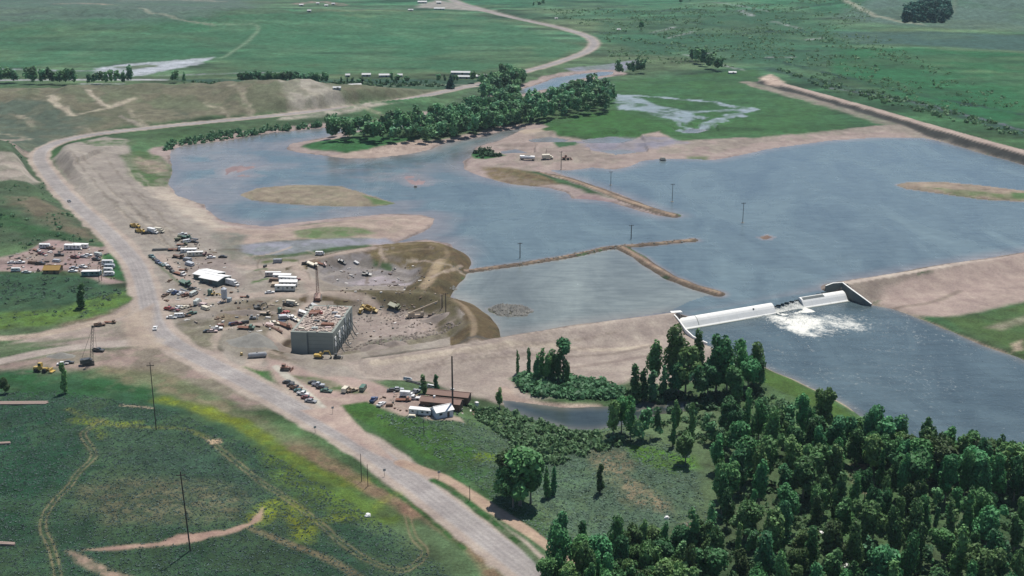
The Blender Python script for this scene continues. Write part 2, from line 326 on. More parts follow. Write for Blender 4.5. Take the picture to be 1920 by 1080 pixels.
    poly([(1035,272),(1060,266),(1086,268),(1080,278),(1045,281)], (70,108,70), z=1, fe=2, warp=3)
    poly([(970,242),(1015,241),(1020,248),(985,252)], (196,178,158), z=1, fe=2, warp=2)
    poly([(1290,292),(1330,292),(1326,303),(1288,302)], (110,130,88), z=1, fe=3, warp=2, op=.8)
    poly([(900,312),(990,322),(1050,345),(980,348),(920,334)], (128,112,84), z=1, fe=3, warp=3, br=.3, bs=6, c='gravel_bank')
    poly([(690,284),(790,264),(815,270),(800,282),(740,292),(680,297),(600,292)], (186,166,152), z=.6, fe=2, warp=2, c='sand_bar')
    # --- construction yard, bare ground
    poly([(100,300),(128,274),(200,258),(240,262),(250,300),(275,335),(312,340),(330,370),(382,388),(402,408),(430,420),(460,470),(480,488),(600,478),(700,462),(760,462),(840,470),(830,505),(800,545),(850,560),(890,600),(885,640),(700,690),(690,720),(620,735),(520,690),(420,690),(330,640),(300,560),(280,500),(215,430),(130,350)], (172,162,150), fe=3, warp=3, vg=.12, c='construction_yard', br=.0, bs=16)
    poly([(330,470),(460,480),(700,470),(880,600),(880,640),(640,690),(500,680),(330,640),(300,560)], (150,138,122), fe=6, warp=6, op=.55, br=.75, bs=10)
    poly([(430,565),(580,556),(570,640),(520,680),(470,670),(390,640),(400,600)], (122,112,92), fe=5, warp=6, op=.8, br=.45, bs=6)
    poly([(540,690),(640,700),(720,700),(700,720),(600,705)], (160,144,132), fe=5, warp=5, op=.6, br=.4, bs=8)
    poly([(322,345),(385,388),(410,415),(500,428),(430,450),(395,432),(340,392),(262,345),(290,335)], (206,190,172), fe=4, warp=4, op=.8, br=.3, bs=14)
    poly([(180,285),(230,280),(255,330),(330,400),(400,470),(330,450),(220,370),(170,310)], (156,146,136), fe=8, warp=5, op=.7, br=.3, bs=14)
    for k, (a, b) in enumerate([((130,300),(330,470)),((150,300),(360,470)),((200,370),(280,410)),((112,310),(240,445)),((240,380),(330,440))]):
        line([a, ((a[0]+b[0])/2-8, (a[1]+b[1])/2+8), b], 2.0, (134,124,112), fe=1, warp=3, op=.6, br=.5, bs=8)
    poly([(225,285),(262,274),(300,280),(325,305),(312,335),(268,338),(240,318)], (92,116,72), z=6, fe=3, warp=3, br=.35, bs=8, vg=.9, c='ground')
    poly([(250,282),(300,290),(315,305),(280,312),(250,300)], (160,146,128), z=7, fe=3, warp=4, br=.4, bs=7)
    poly([(150,268),(250,262),(262,272),(180,282)], (100,120,84), fe=2, warp=3, br=.5, bs=6)
    # long bar by the mud flat
    poly([(400,432),(430,428),(500,432),(600,420),(700,406),(790,404),(816,411),(790,432),(740,446),(640,452),(520,458),(430,470)], (184,164,150), z=.8, fe=2, warp=2, vg=.1, c='sand_bar', br=.15)
    poly([(545,440),(600,430),(660,432),(700,440),(640,452),(560,454)], (112,132,88), z=.8, fe=3, warp=3, br=.3, bs=7)
    poly([(430,470),(520,460),(640,454),(720,448),(740,456),(640,470),(540,484),(480,486)], (158,158,166), z=.5, fe=2, warp=2, vg=0, c='gravel_bank', br=.3, bs=12)
    poly([(400,430),(470,440),(440,476),(410,470)], (142,140,128), fe=4, warp=4, br=.4, bs=6)
    # islands
    poly(ISL[0][0], (162,148,128), fe=1.5, warp=1.5, vg=.4, c='sand_bar', br=.15, bs=9)
    poly([(680,366),(745,380),(700,382)], (110,134,86), z=1, fe=2, warp=1)
    poly(ISL[3][0], (170,152,134), fe=1.5, warp=1.5, vg=.4, c='sand_bar', br=.15, bs=9)
    poly([(1740,352),(1840,360),(1920,368),(1920,374),(1800,366)], (120,134,92), z=1, fe=2, warp=2, br=.4)
    poly([(1895,362),(1990,366),(1990,376),(1900,372)], (96,124,78), z=1, fe=2, warp=1)
    for k in (1, 2, 6): poly(ISL[k][0], (164,142,140), fe=2, warp=3, vg=.1, c='sand_bar')
    poly(ISL[4][0], (150,128,112), fe=1, warp=1, vg=.2, c='sand_bar')
    poly(ISL[5][0], (112,112,96), fe=1, warp=1, vg=.3, c='sand_bar')
    # --- ridges of earth
    for (ln, top, hw, s_, cname) in RIDGES:
        i, d = ln_idx(ln, x+2*jx, y+2*jy, hw+9/s_)
        if not len(i): continue
        lvl = top-np.maximum(0, d-hw)*s_
        on = (lvl >= h[i]-0.35)
        i = i[on]; d = d[on]
        if cname == 'cofferdam':
            put(i, np.ones(len(i)), C(112,96,70), .5, cname)
            k = smooth((fbm(x[i], y[i], 9, 3, 401)-.45)/.15); put(i, k*.6, C(88,84,60), .6, None)
            put(i, smooth((min(hw,2.2)-d)/1.6)*.75, C(170,150,124), .1, None)
        elif cname == 'dike':
            put(i, np.ones(len(i)), C(112,100,86), .35, cname)
            put(i, smooth((hw+.3-d)/1.0)*(.35+.65*smooth((fbm(x[i], y[i], 14, 3, 405)-.35)/.2)), C(176,152,130), .15, None)
        else:
            if cname == 'pit_floor': put(i, np.ones(len(i))*.7, C(128,116,100), .2, cname); continue
            k = smooth((fbm(x[i], y[i], 20, 3, 411)-.4)/.2)
            put(i, np.ones(len(i)), C(158,144,132), .2, cname); put(i, k*.5, C(142,130,118), None, None)
            put(i, smooth((hw+.3-d)/.8), C(198,182,168), .05, None)
    for ln_, up in ((RIDGES[0][0], -1), (RIDGES[1][0], 1)):
        line(offset_line(ln_, up*5.2), 2.6, (104,98,88), fe=.8, warp=.6, vg=.2, br=.2, bs=5)
        line(ln_, 3.6, (206,190,174), fe=.6, warp=.3, vg=0)
    # canal dike upper right: dark riprap face towards the lake, pale road on the crest
    ln = RIDGES[10][0]
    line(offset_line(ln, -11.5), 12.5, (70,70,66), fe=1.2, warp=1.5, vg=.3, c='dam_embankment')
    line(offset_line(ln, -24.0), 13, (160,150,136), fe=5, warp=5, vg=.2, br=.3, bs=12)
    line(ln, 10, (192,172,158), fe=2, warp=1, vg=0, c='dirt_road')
    poly([(1425,143),(1445,136),(1470,150),(1462,160),(1440,156)], (206,184,166), z=5, fe=2, warp=2)
    line([(1400,152),(1420,162),(1480,172),(1560,195)], 7, (160,148,134), z=4, fe=2, warp=2, op=.8)
    line([(1440,128),(1560,160),(1700,190),(1800,215),(1940,256)], 20, (58,88,72), fe=6, warp=8, br=.45, bs=14)
    line([(1560,166),(1700,190),(1820,218),(1940,250)], 4, (110,112,122), fe=1.5, warp=5, br=.3, bs=25)
    # --- downstream benches
    poly([(640,700),(760,684),(900,662),(1000,645),(1150,622),(1262,606),(1300,625),(1340,650),(1420,690),(1380,705),(1240,720),(1180,712),(1120,742),(1000,748),(960,757),(920,752),(880,745),(800,722),(700,728)], (183,168,155), z=ZL, fe=3, warp=3, vg=.15, c='construction_yard', br=.0, bs=18)
    line([(700,694),(800,680),(900,664),(960,655),(1050,650),(1150,648),(1235,638)], 3.4, (206,190,170), z=0, fe=1, warp=.8)
    line([(1050,662),(1150,655),(1230,640)], 2.5, (150,136,124), z=0, fe=1, warp=1, op=.8)
    line([(1060,690),(1150,678),(1230,664)], 3, (152,136,126), z=ZL, fe=1, warp=1, op=.7)
    poly([(960,712),(985,702),(1060,705),(1130,720),(1170,735),(1150,752),(1060,748),(990,740)], (50,92,52), z=ZL, fe=2, warp=2, vg=1, c='ground')
    line([(945,735),(965,752),(1040,764),(1120,766)], 6, (194,172,156), z=ZW, fe=1.5, warp=1)
    poly([(1640,568),(1660,548),(1760,524),(1920,490),(2300,415),(2300,470),(1920,566),(1780,594),(1720,592)], (184,164,152), z=ZL, fe=3, warp=2, vg=.05, c='construction_yard')
    line([(1650,572),(1740,562),(1800,540)], 3, (140,126,112), z=0, fe=1, warp=1, op=.7)
    poly([(1775,596),(1830,586),(1940,568),(2300,500),(2300,720),(1920,668),(1840,636)], (84,108,62), z=ZL, fe=3, warp=3, br=.3, bs=14, vg=1, c='ground')
    poly([(1850,612),(1930,590),(1930,604),(1880,620)], (150,144,122), z=ZL, fe=3, warp=3, br=.3, bs=8)
    poly([(1895,645),(1915,638),(1918,656),(1900,660)], (180,164,140), z=ZL, fe=2, warp=2)
    line([(1640,574),(1700,592),(1760,614),(1840,648),(1930,682)], 3, (188,168,150), z=ZW, fe=1, warp=1)
    poly([(1420,690),(1470,702),(1560,750),(1600,780),(1560,790),(1480,740),(1420,715)], (86,116,56), z=ZL, fe=2, warp=2)
    line([(1425,686),(1490,714),(1560,748),(1600,770)], 2.2, (186,170,150), z=ZW, fe=.8, warp=.8)
    # --- pit and basin floors
    poly(PIT, (160,149,138), fe=3, warp=3, vg=.1, c='pit_floor', br=.2, bs=9)
    poly([(650,600),(760,590),(830,595),(850,615),(780,630),(680,632)], (174,158,148), z=-1.5, fe=4, warp=4, br=.3, bs=7)
    poly([(650,655),(760,640),(840,620),(880,632),(800,655),(700,675),(640,680)], (140,132,112), z=-1.5, fe=3, warp=4, br=.4, bs=5, vg=.4)
    poly([(690,642),(760,632),(740,655),(680,660)], (124,122,104), z=-1.5, fe=2, warp=3, br=.4, bs=4)
    for pts in [[(740,585),(770,600),(768,630)],[(748,583),(778,600),(776,628)],[(680,640),(720,630),(760,624)],[(770,592),(806,574)],[(690,615),(740,605)]]:
        line(pts, 1.2, (200,184,172), z=-1.5, fe=.7, warp=1.5, op=.8)
    poly(PIT2, (150,143,140), fe=3, warp=3, vg=.1, c='pit_floor', br=.4, bs=7)
    poly([(650,528),(720,518),(770,530),(760,542),(680,540)], (188,176,178), z=.5, fe=2, warp=4, br=.4, bs=5)
    poly([(700,492),(735,500),(735,508),(700,500)], (78,98,64), z=1, fe=1.5, warp=2)
    poly([(598,553),(700,550),(790,553),(840,564),(866,590),(850,600),(820,586),(760,576),(680,570),(600,562)], (104,96,72), z=1.5, fe=1.5, warp=1.5, vg=.4, br=.3, bs=6)
    poly([(820,590),(850,596),(868,625),(840,632),(818,612)], (112,104,78), z=0, fe=2, warp=2, vg=.4, br=.3, bs=5)
    line([(395,607),(440,596),(470,584),(492,572)], 5, (92,84,68), z=3, fe=1.5, warp=2, br=.3, bs=4)
    poly([(505,664),(520,640),(545,622),(548,660),(530,670)], (100,88,70), z=1, fe=1.5, warp=2, br=.4, bs=4)
    line([(508,662),(524,644),(545,628)], 3, (78,66,52), z=1, fe=.8, warp=1.5)
    poly([(330,600),(390,600),(396,640),(404,668),(350,650),(325,625)], (122,116,98), z=3, fe=3, warp=3, br=.4, bs=5, vg=.4)
    line([(412,660),(414,635),(440,618),(490,612)], 3, (112,106,92), z=3, fe=1.2, warp=1.5, br=.3, bs=5)
    line([(466,622),(490,640),(500,660)], 1.4, (206,196,184), z=3, fe=.6, warp=.8)
    poly([(690,470),(780,452),(830,455),(856,474),(845,498),(800,540),(780,530),(790,505),(745,492),(700,490)], (120,106,76), z=3, fe=2, warp=3, vg=.4, br=.5, bs=6)
    line([(826,490),(812,512),(796,538)], 6, (172,152,124), z=4, fe=1.5, warp=1.5, br=.2)
    poly([(410,470),(450,450),(470,475),(440,492)], (128,128,112), z=2, fe=4, warp=4, br=.4, bs=6, op=.8)
    # haul roads inside the yard
    for pts, wd in [([(470,690),(520,620),(590,560),(560,500),(640,480)], 7), ([(590,556),(500,552),(430,560),(360,565),(300,566)], 8), ([(430,500),(520,498),(600,486),(700,470)], 6),
                    ([(590,556),(680,560),(740,585)], 6), ([(395,660),(402,635),(425,617),(480,608),(560,600)], 5), ([(410,495),(480,505),(560,498)], 4), ([(395,660),(440,690),(520,690)], 6), ([(300,480),(340,520),(370,560)], 8)]:
        line(pts, wd, (190,172,158), fe=1.5, warp=1.5, vg=0, c='dirt_road', op=.85)
    gr = random.Random(77)
    for k in range(46):
        u0, v0 = gr.uniform(310, 840), gr.uniform(470, 680); a_ = gr.choice([.5, -.35, .2, -.9, 1.2])+gr.uniform(-.3, .3); L0 = gr.uniform(30, 90)
        pts_ = [(u0+L0*q*math.cos(a_)+8*math.sin(q*3+k), v0+L0*q*math.sin(a_)*.45+4*math.cos(q*2.5+k)) for q in (0, .33, .66, 1)]
        line(pts_, gr.choice([.7, .9, 1.6, 2.4]), gr.choice([(198,184,168), (126,114,98), (138,124,108), (112,102,86), (188,170,152)]), z=1.5, fe=.5, warp=1.2, op=.75, br=.4, bs=5)
    for k in range(16):
        u0, v0 = gr.uniform(150, 300), gr.uniform(290, 430); L0 = gr.uniform(40, 110)
        line([(u0, v0), (u0+L0*.45, v0+L0*.5), (u0+L0, v0+L0*.85)], gr.choice([.8, 1.6]), gr.choice([(196,182,164), (134,122,108), (120,110,96)]), fe=.6, warp=2.5, op=.6, br=.5, bs=6)
    for k in range(14):
        q0, q1 = gr.uniform(0, .6), gr.uniform(.5, 1); off = gr.uniform(-3, 26)
        line([(660+600*q0, 694-95*q0+off), (660+600*(q0+q1)/2, 690-95*(q0+q1)/2+off+3), (660+600*q1, 694-95*q1+off)], gr.choice([.8, 1.6]), gr.choice([(196,180,164), (146,132,120), (138,124,112)]), z=0, fe=.6, warp=1.5, op=.55, br=.4, bs=8)
    poly([(415,622),(470,615),(520,640),(500,665),(440,672),(412,655)], (156,148,134), z=2, fe=2, warp=2, vg=.1, br=.2, bs=5)
    poly([(335,625),(395,605),(400,640),(400,670),(360,655)], (136,130,110), fe=3, warp=3, vg=.4, br=.4, bs=5)
    poly([(395,600),(470,572),(500,575),(420,615)], (140,126,106), fe=2, warp=3, vg=.3, br=.3, bs=5)
    poly([(340,490),(420,480),(460,520),(440,540),(360,520)], (166,152,144), fe=4, warp=4, br=.3, bs=6)
    for pts in [[(480,508),(500,506)],[(474,530),(502,526)]]: line(pts, 2.5, (84,112,60), fe=1, warp=1)
    line([(498,492),(540,488),(552,490)], 5, (108,116,74), fe=1.5, warp=1.5)
    line([(280,480),(330,525),(352,545)], 2, (130,134,110), fe=.8, warp=.8)
    # --- left settlement
    poly([(-60,495),(40,478),(90,455),(150,458),(190,466),(240,455),(230,470),(190,480),(200,520),(240,530),(190,538),(150,512),(110,508),(0,508),(-60,512)], (176,152,146), fe=2, warp=3, vg=.05, c='construction_yard', br=.2, bs=8)
    poly([(-100,512),(100,512),(160,520),(235,545),(240,572),(180,590),(-100,610)], (64,96,68), fe=3, warp=4, br=.35, bs=12)
    poly([(-100,590),(100,580),(240,545),(245,570),(150,605),(-100,625)], (100,130,62), fe=3, warp=4, br=.4, bs=7)
    poly([(195,478),(215,480),(240,500),(240,530),(214,520)], (58,104,60), fe=2, warp=1.5, br=.2)
    poly([(100,612),(190,590),(250,570),(240,585),(160,615)], (140,122,104), fe=3, warp=3, br=.3)
    poly([(60,625),(190,598),(262,560),(270,620),(280,650),(200,650),(100,648),(0,655)], (176,160,148), fe=3, warp=3, vg=.1, br=.25, bs=8, c='construction_yard')
    line([(-80,636),(40,632),(110,620),(180,605),(250,580),(268,562)], 7, (188,170,152), fe=1.5, warp=1, c='dirt_road')
    poly([(-40,650),(80,640),(170,634),(60,652),(-40,668)], (104,120,88), fe=2, warp=2, br=.4)
    # --- left foreground: bare apron around the junction, then sage meadow
    poly([(-80,692),(60,672),(160,656),(290,648),(352,670),(470,740),(520,770),(470,765),(380,728),(300,700),(200,690),(90,702),(-80,712)], (170,150,138), fe=4, warp=4, vg=.2, c='construction_yard', br=.35, bs=9)
    poly([(200,690),(300,690),(400,740),(500,790),(620,860),(560,850),(430,780),(340,745),(240,735),(180,715)], (140,132,104), fe=5, warp=5, vg=.5, br=.45, bs=9)
    poly([(-200,705),(60,695),(130,700),(200,720),(290,742),(420,800),(520,860),(640,940),(760,1020),(900,1130),(1000,1300),(-600,1300)], (57,88,64), fe=6, warp=4, vg=1, br=.45, bs=14)
    poly([(-200,760),(100,770),(180,800),(150,900),(90,1000),(-200,1000)], (44,84,58), fe=12, warp=6, br=.5, bs=12)
    poly([(200,810),(380,830),(480,900),(500,950),(420,940),(300,900),(200,870)], (68,96,74), fe=10, warp=6, br=.5, bs=12)
    poly([(150,930),(220,915),(350,905),(440,920),(480,950),(440,985),(330,1000),(200,1000),(160,970)], (112,112,86), fe=5, warp=4, br=.6, bs=3.5, vg=.9)
    poly([(-100,700),(120,690),(300,730),(280,760),(60,745),(-100,740)], (56,102,60), fe=5, warp=4, br=.5, bs=8)
    for pts, wd in [([(300,752),(360,762),(420,785),(480,815),(540,850),(600,890),(680,905)], 7), ([(150,790),(200,800),(260,795)], 4), ([(490,985),(530,945),(560,975),(575,1010)], 8), ([(380,770),(450,800),(560,870)], 5), ([(600,985),(680,960),(760,920)], 4), ([(640,905),(670,900),(690,912)], 5), ([(180,790),(190,830)], 3)]:
        line(pts, wd, (134,146,50), fe=2.5, warp=3, br=.45, bs=4, op=.9)
    poly([(440,790),(520,830),(620,880),(720,950),(780,985),(700,990),(600,960),(520,900)], (98,122,56), fe=5, warp=4, br=.5, bs=5)
    # washes and wheel tracks
    poly([(155,1050),(215,1040),(300,1034),(335,1018),(420,1008),(470,990),(495,960),(492,985),(450,1008),(390,1024),(330,1036),(240,1046)], (186,156,138), fe=1, warp=1.2, vg=.1, c='dry_wash')
    poly([(130,1050),(170,1062),(230,1085),(300,1110),(240,1110),(150,1070)], (172,148,130), fe=1.5, warp=1.5, vg=.2, br=.4, bs=3, c='dry_wash')
    tA = spline(P([(190,790),(160,815),(158,830),(176,858),(172,878),(150,900),(125,935),(105,955),(88,980),(84,1010),(100,1045),(110,1090),(115,1150)], 3.5))
    line([(130,770),(200,800),(260,806),(340,808),(390,825)], 3, (128,132,72), fe=1.2, warp=1.5, br=.5, bs=5, op=.7)
    tB = spline(P([(385,822),(430,860),(480,900),(540,940),(600,985),(650,1025),(700,1055),(755,1070),(790,1050),(796,1030),(775,1005),(762,960)], 3.2))
    tC = spline(P([(470,1000),(560,1030),(620,1052),(680,1090),(720,1130)], 3.2))
    for t_ in (tA, tB):
        line(t_, 4.0, (98,108,74), fe=1.4, warp=.8, op=.45, br=.4)
        for o_ in (-0.95, 0.95): line(offset_line(t_, o_), .6, (156,140,110), fe=.4, warp=.4, op=.75, vg=.2, c='track', br=.35, bs=5)
    line(tC, 3, (140,126,98), fe=1, warp=1, op=.8, br=.4, bs=5, c='track')
    poly([(385,830),(412,826),(415,834),(395,838)], (196,170,140), fe=.8, warp=.6)
    line([(228,762),(285,768)], 1.6, (176,160,136), fe=.6, warp=.6)
    line([(560,840),(640,885),(700,915),(760,955),(800,965),(840,990),(880,1020),(930,1080)], 6, (142,122,96), fe=2, warp=2, br=.35, bs=6, c='track')
    poly([(750,945),(790,945),(800,965),(775,975),(752,965)], (150,122,100), fe=2, warp=1.5)
    # --- between main road and the lower bench (right of the road)
    poly([(640,758),(720,752),(800,790),(900,800),(950,850),(1000,950),(1060,1060),(1030,1020),(900,930),(800,880),(700,810)], (66,102,58), fe=3, warp=3, br=.4, bs=6, vg=1)
    poly([(800,800),(930,790),(1000,830),(980,900),(900,880),(820,850)], (92,116,84), fe=5, warp=4, br=.5, bs=4, vg=1)
    poly([(640,755),(700,760),(760,800),(720,800),(660,780)], (94,122,54), fe=2, warp=2, br=.4, bs=5)
    poly([(880,850),(930,845),(935,860),(890,866)], (120,146,40), fe=1.5, warp=1.5, br=.2)
    poly([(985,850),(1100,830),(1230,835),(1310,880),(1320,950),(1270,990),(1180,1010),(1060,1010),(1000,950)], (92,116,92), z=ZL, fe=5, warp=4, br=.45, bs=4, vg=1)
    poly([(1100,845),(1170,850),(1190,900),(1250,930),(1260,960),(1180,950),(1130,890)], (150,138,110), z=ZL, fe=4, warp=4, br=.65, bs=3, vg=.8)
    poly([(1180,830),(1300,855),(1310,880),(1260,890),(1190,860)], (92,134,52), z=ZL, fe=3, warp=3, br=.3, bs=6)
    poly([(1590,868),(1632,868),(1640,930),(1605,920)], (160,142,122), z=ZL, fe=2, warp=2, br=.3, bs=4)
    poly([(1275,985),(1310,975),(1315,1000),(1290,1000)], (186,160,140), z=ZL, fe=1.5, warp=1.5)
    poly([(1490,1008),(1525,1008),(1530,1030),(1500,1034)], (176,150,124), z=ZL, fe=1.5, warp=1.5)
    poly([(1580,960),(1660,950),(1640,975)], (140,140,110), z=ZL, fe=3, warp=3, br=.4)
    poly([(1830,930),(1930,920),(2000,1000),(1880,1010)], (60,92,56), z=ZL, fe=4, warp=3, br=.3)
    # parking by the sheds, drive, pale lane
    poly([(500,672),(540,680),(600,705),(660,705),(760,735),(800,740),(800,775),(760,780),(720,765),(690,755),(640,760),(650,790),(600,770),(560,755),(520,720)], (190,166,154), fe=2, warp=1.5, vg=0, c='construction_yard', br=.1)
    poly([(700,752),(760,758),(800,788),(870,790),(860,780),(780,770)], (186,168,152), fe=1.5, warp=1.5, vg=.1)
    poly([(545,705),(600,708),(690,738),(640,735),(580,722)], (96,116,74), fe=2, warp=1.5, br=.4, bs=4)
    line([(518,688),(545,712),(575,738),(604,766)], 3.6, (206,200,184), fe=.8, warp=.4, c='dirt_road')
    poly([(415,690),(462,688),(498,700),(488,715),(440,705)], (72,116,50), fe=1.5, warp=1.2, br=.2, vg=1)
    poly([(490,708),(540,730),(580,766),(560,770),(510,735)], (104,124,82), fe=1.5, warp=1.5, br=.4, bs=3)
    poly([(640,760),(690,752),(720,772),(820,800),(900,835),(880,880),(800,860),(720,820)], (72,108,50), fe=1.5, warp=1.5, br=.4, bs=6, vg=1, c='ground')
    # --- the roads themselves, laid last
    line(MAINROAD, 16.5, (190,174,160), fe=1.2, warp=2.2, vg=0, c='road')
    line(MAINROAD, 9.5, (184,176,170), fe=1.0, warp=.3, vg=0, c='road')
    for o_, w_ in ((-2.6, 1.3), (-.9, .8), (1.2, 1.2), (3.0, .9)): line(offset_line(MAINROAD, o_), w_, (158,151,148), fe=.5, warp=.3, op=.6)
    poly([(560,770),(640,762),(665,792),(745,868),(700,850),(600,790)], (194,172,158), fe=1, warp=.8, vg=0, c='dirt_road')
    line([(752,868),(790,882),(830,896),(870,920),(940,965),(1000,1003),(1030,1022),(1080,1055)], 5.0, (192,166,144), fe=.7, warp=.6, vg=0, c='dirt_road')
    line(LEFTROAD, 8.0, (192,178,166), fe=1.2, warp=.8, vg=0, c='road')
    poly([(230,600),(285,570),(290,640),(345,660),(300,655),(240,648)], (186,168,150), fe=2, warp=1.5, vg=0, c='road', op=.8)
    line([(812,900),(850,920),(900,960),(960,1010),(1020,1066)], 3.0, (58,98,50), fe=.8, warp=.8, br=.2, bs=4, vg=1, c='ground')
    line([(700,900),(760,940),(820,985),(870,1030)], 2.0, (70,104,56), fe=.8, warp=.8, br=.4, bs=4, vg=1)
    return col, veg, cls

# ------------------------------------------------------------------ the grid that carries the ground
vv = [1420.0]
while vv[-1] > -186.0:
    v_ = vv[-1]; vv.append(v_-(2.3 if v_ > 420 else 1.9 if v_ > 250 else 1.5 if v_ > -20 else 3.0))
vv = np.array(vv)
uu = np.arange(-330.0, 2252.0, 2.3)
sp_, cp_ = math.sin(PITCH), math.cos(PITCH)
tt = CAMH/(sp_+(vv-540)/FPX*cp_); yy = tt*(cp_-(vv-540)/FPX*sp_)
GX = ((uu[None, :]-960)/FPX*tt[:, None]).ravel(); GY = np.repeat(yy, len(uu))
NR, NC = len(vv), len(uu)
GH = terrain_h(GX, GY)
GCOL, GVEG, GCLS = cover(GX, GY, GH)

# ------------------------------------------------------------------ materials
def newmat(name):
    m = bpy.data.materials.new(name); m.use_nodes = True
    nt = m.node_tree; b = nt.nodes['Principled BSDF']
    return m, nt, b
def N(nt, t, **kw):
    n = nt.nodes.new(t)
    for k, v in kw.items():
        if k in n.inputs: n.inputs[k].default_value = v
        else: setattr(n, k, v)
    return n
def mathn(nt, op, a, b=None, c=None):
    n = nt.nodes.new('ShaderNodeMath'); n.operation = op
    for i, q in enumerate((a, b, c)):
        if q is None: continue
        if hasattr(q, 'is_linked'): nt.links.new(q, n.inputs[i])
        else: n.inputs[i].default_value = q
    return n.outputs[0]
def mixc(nt, blend, fac, a, b):
    n = nt.nodes.new('ShaderNodeMix'); n.data_type = 'RGBA'; n.blend_type = blend
    for s, q in ((n.inputs[0], fac), (n.inputs[6], a), (n.inputs[7], b)):
        if hasattr(q, 'is_linked'): nt.links.new(q, s)
        else: s.default_value = q if not isinstance(q, tuple) or len(q) == 4 else (*q, 1)
    return n.outputs[2]

def ground_material():
    m, nt, b = newmat('ground_cover'); L = nt.links.new
    at = N(nt, 'ShaderNodeAttribute', attribute_name='albedo')
    geo = N(nt, 'ShaderNodeNewGeometry')
    n1 = N(nt, 'ShaderNodeTexNoise'); n1.inputs['Scale'].default_value = 0.9; n1.inputs['Detail'].default_value = 5; n1.inputs['Roughness'].default_value = 0.8
    n2 = N(nt, 'ShaderNodeTexNoise'); n2.inputs['Scale'].default_value = 0.13; n2.inputs['Detail'].default_value = 6; n2.inputs['Roughness'].default_value = 0.65
    n3 = N(nt, 'ShaderNodeTexNoise'); n3.inputs['Scale'].default_value = 0.035; n3.inputs['Detail'].default_value = 4
    for n in (n1, n2, n3): L(geo.outputs['Position'], n.inputs['Vector'])
    veg = at.outputs['Alpha']
    # contrast of the small scale mottling: strong on sage, weak on bare ground
    k1 = mathn(nt, 'MULTIPLY_ADD', veg, 1.45, 0.95)
    f1 = mathn(nt, 'MULTIPLY_ADD', mathn(nt, 'SUBTRACT', n1.outputs[0], 0.5), k1, 1.0)
    k2 = mathn(nt, 'MULTIPLY_ADD', veg, 0.9, 0.95)
    f2 = mathn(nt, 'MULTIPLY_ADD', mathn(nt, 'SUBTRACT', n2.outputs[0], 0.5), k2, 1.0)
    f3 = mathn(nt, 'MULTIPLY_ADD', mathn(nt, 'SUBTRACT', n3.outputs[0], 0.5), 0.6, 1.0)
    f = mathn(nt, 'MAXIMUM', mathn(nt, 'MULTIPLY', mathn(nt, 'MULTIPLY', f1, f2), f3), 0.15)
    vm = nt.nodes.new('ShaderNodeVectorMath'); vm.operation = 'SCALE'
    L(at.outputs['Color'], vm.inputs[0]); L(f, vm.inputs['Scale'])
    hs = N(nt, 'ShaderNodeHueSaturation'); L(vm.outputs[0], hs.inputs['Color'])
    L(mathn(nt, 'MULTIPLY_ADD', n2.outputs[0], 0.06, 0.47), hs.inputs['Hue'])
    L(hs.outputs[0], b.inputs['Base Color'])
    b.inputs['Roughness'].default_value = 0.95; b.inputs['Specular IOR Level'].default_value = 0.15
    bp = N(nt, 'ShaderNodeBump'); bp.inputs['Distance'].default_value = 0.5
    L(n1.outputs[0], bp.inputs['Height']); L(mathn(nt, 'MULTIPLY_ADD', veg, 0.5, 0.4), bp.inputs['Strength'])
    L(bp.outputs[0], b.inputs['Normal'])
    return m
MG = ground_material()

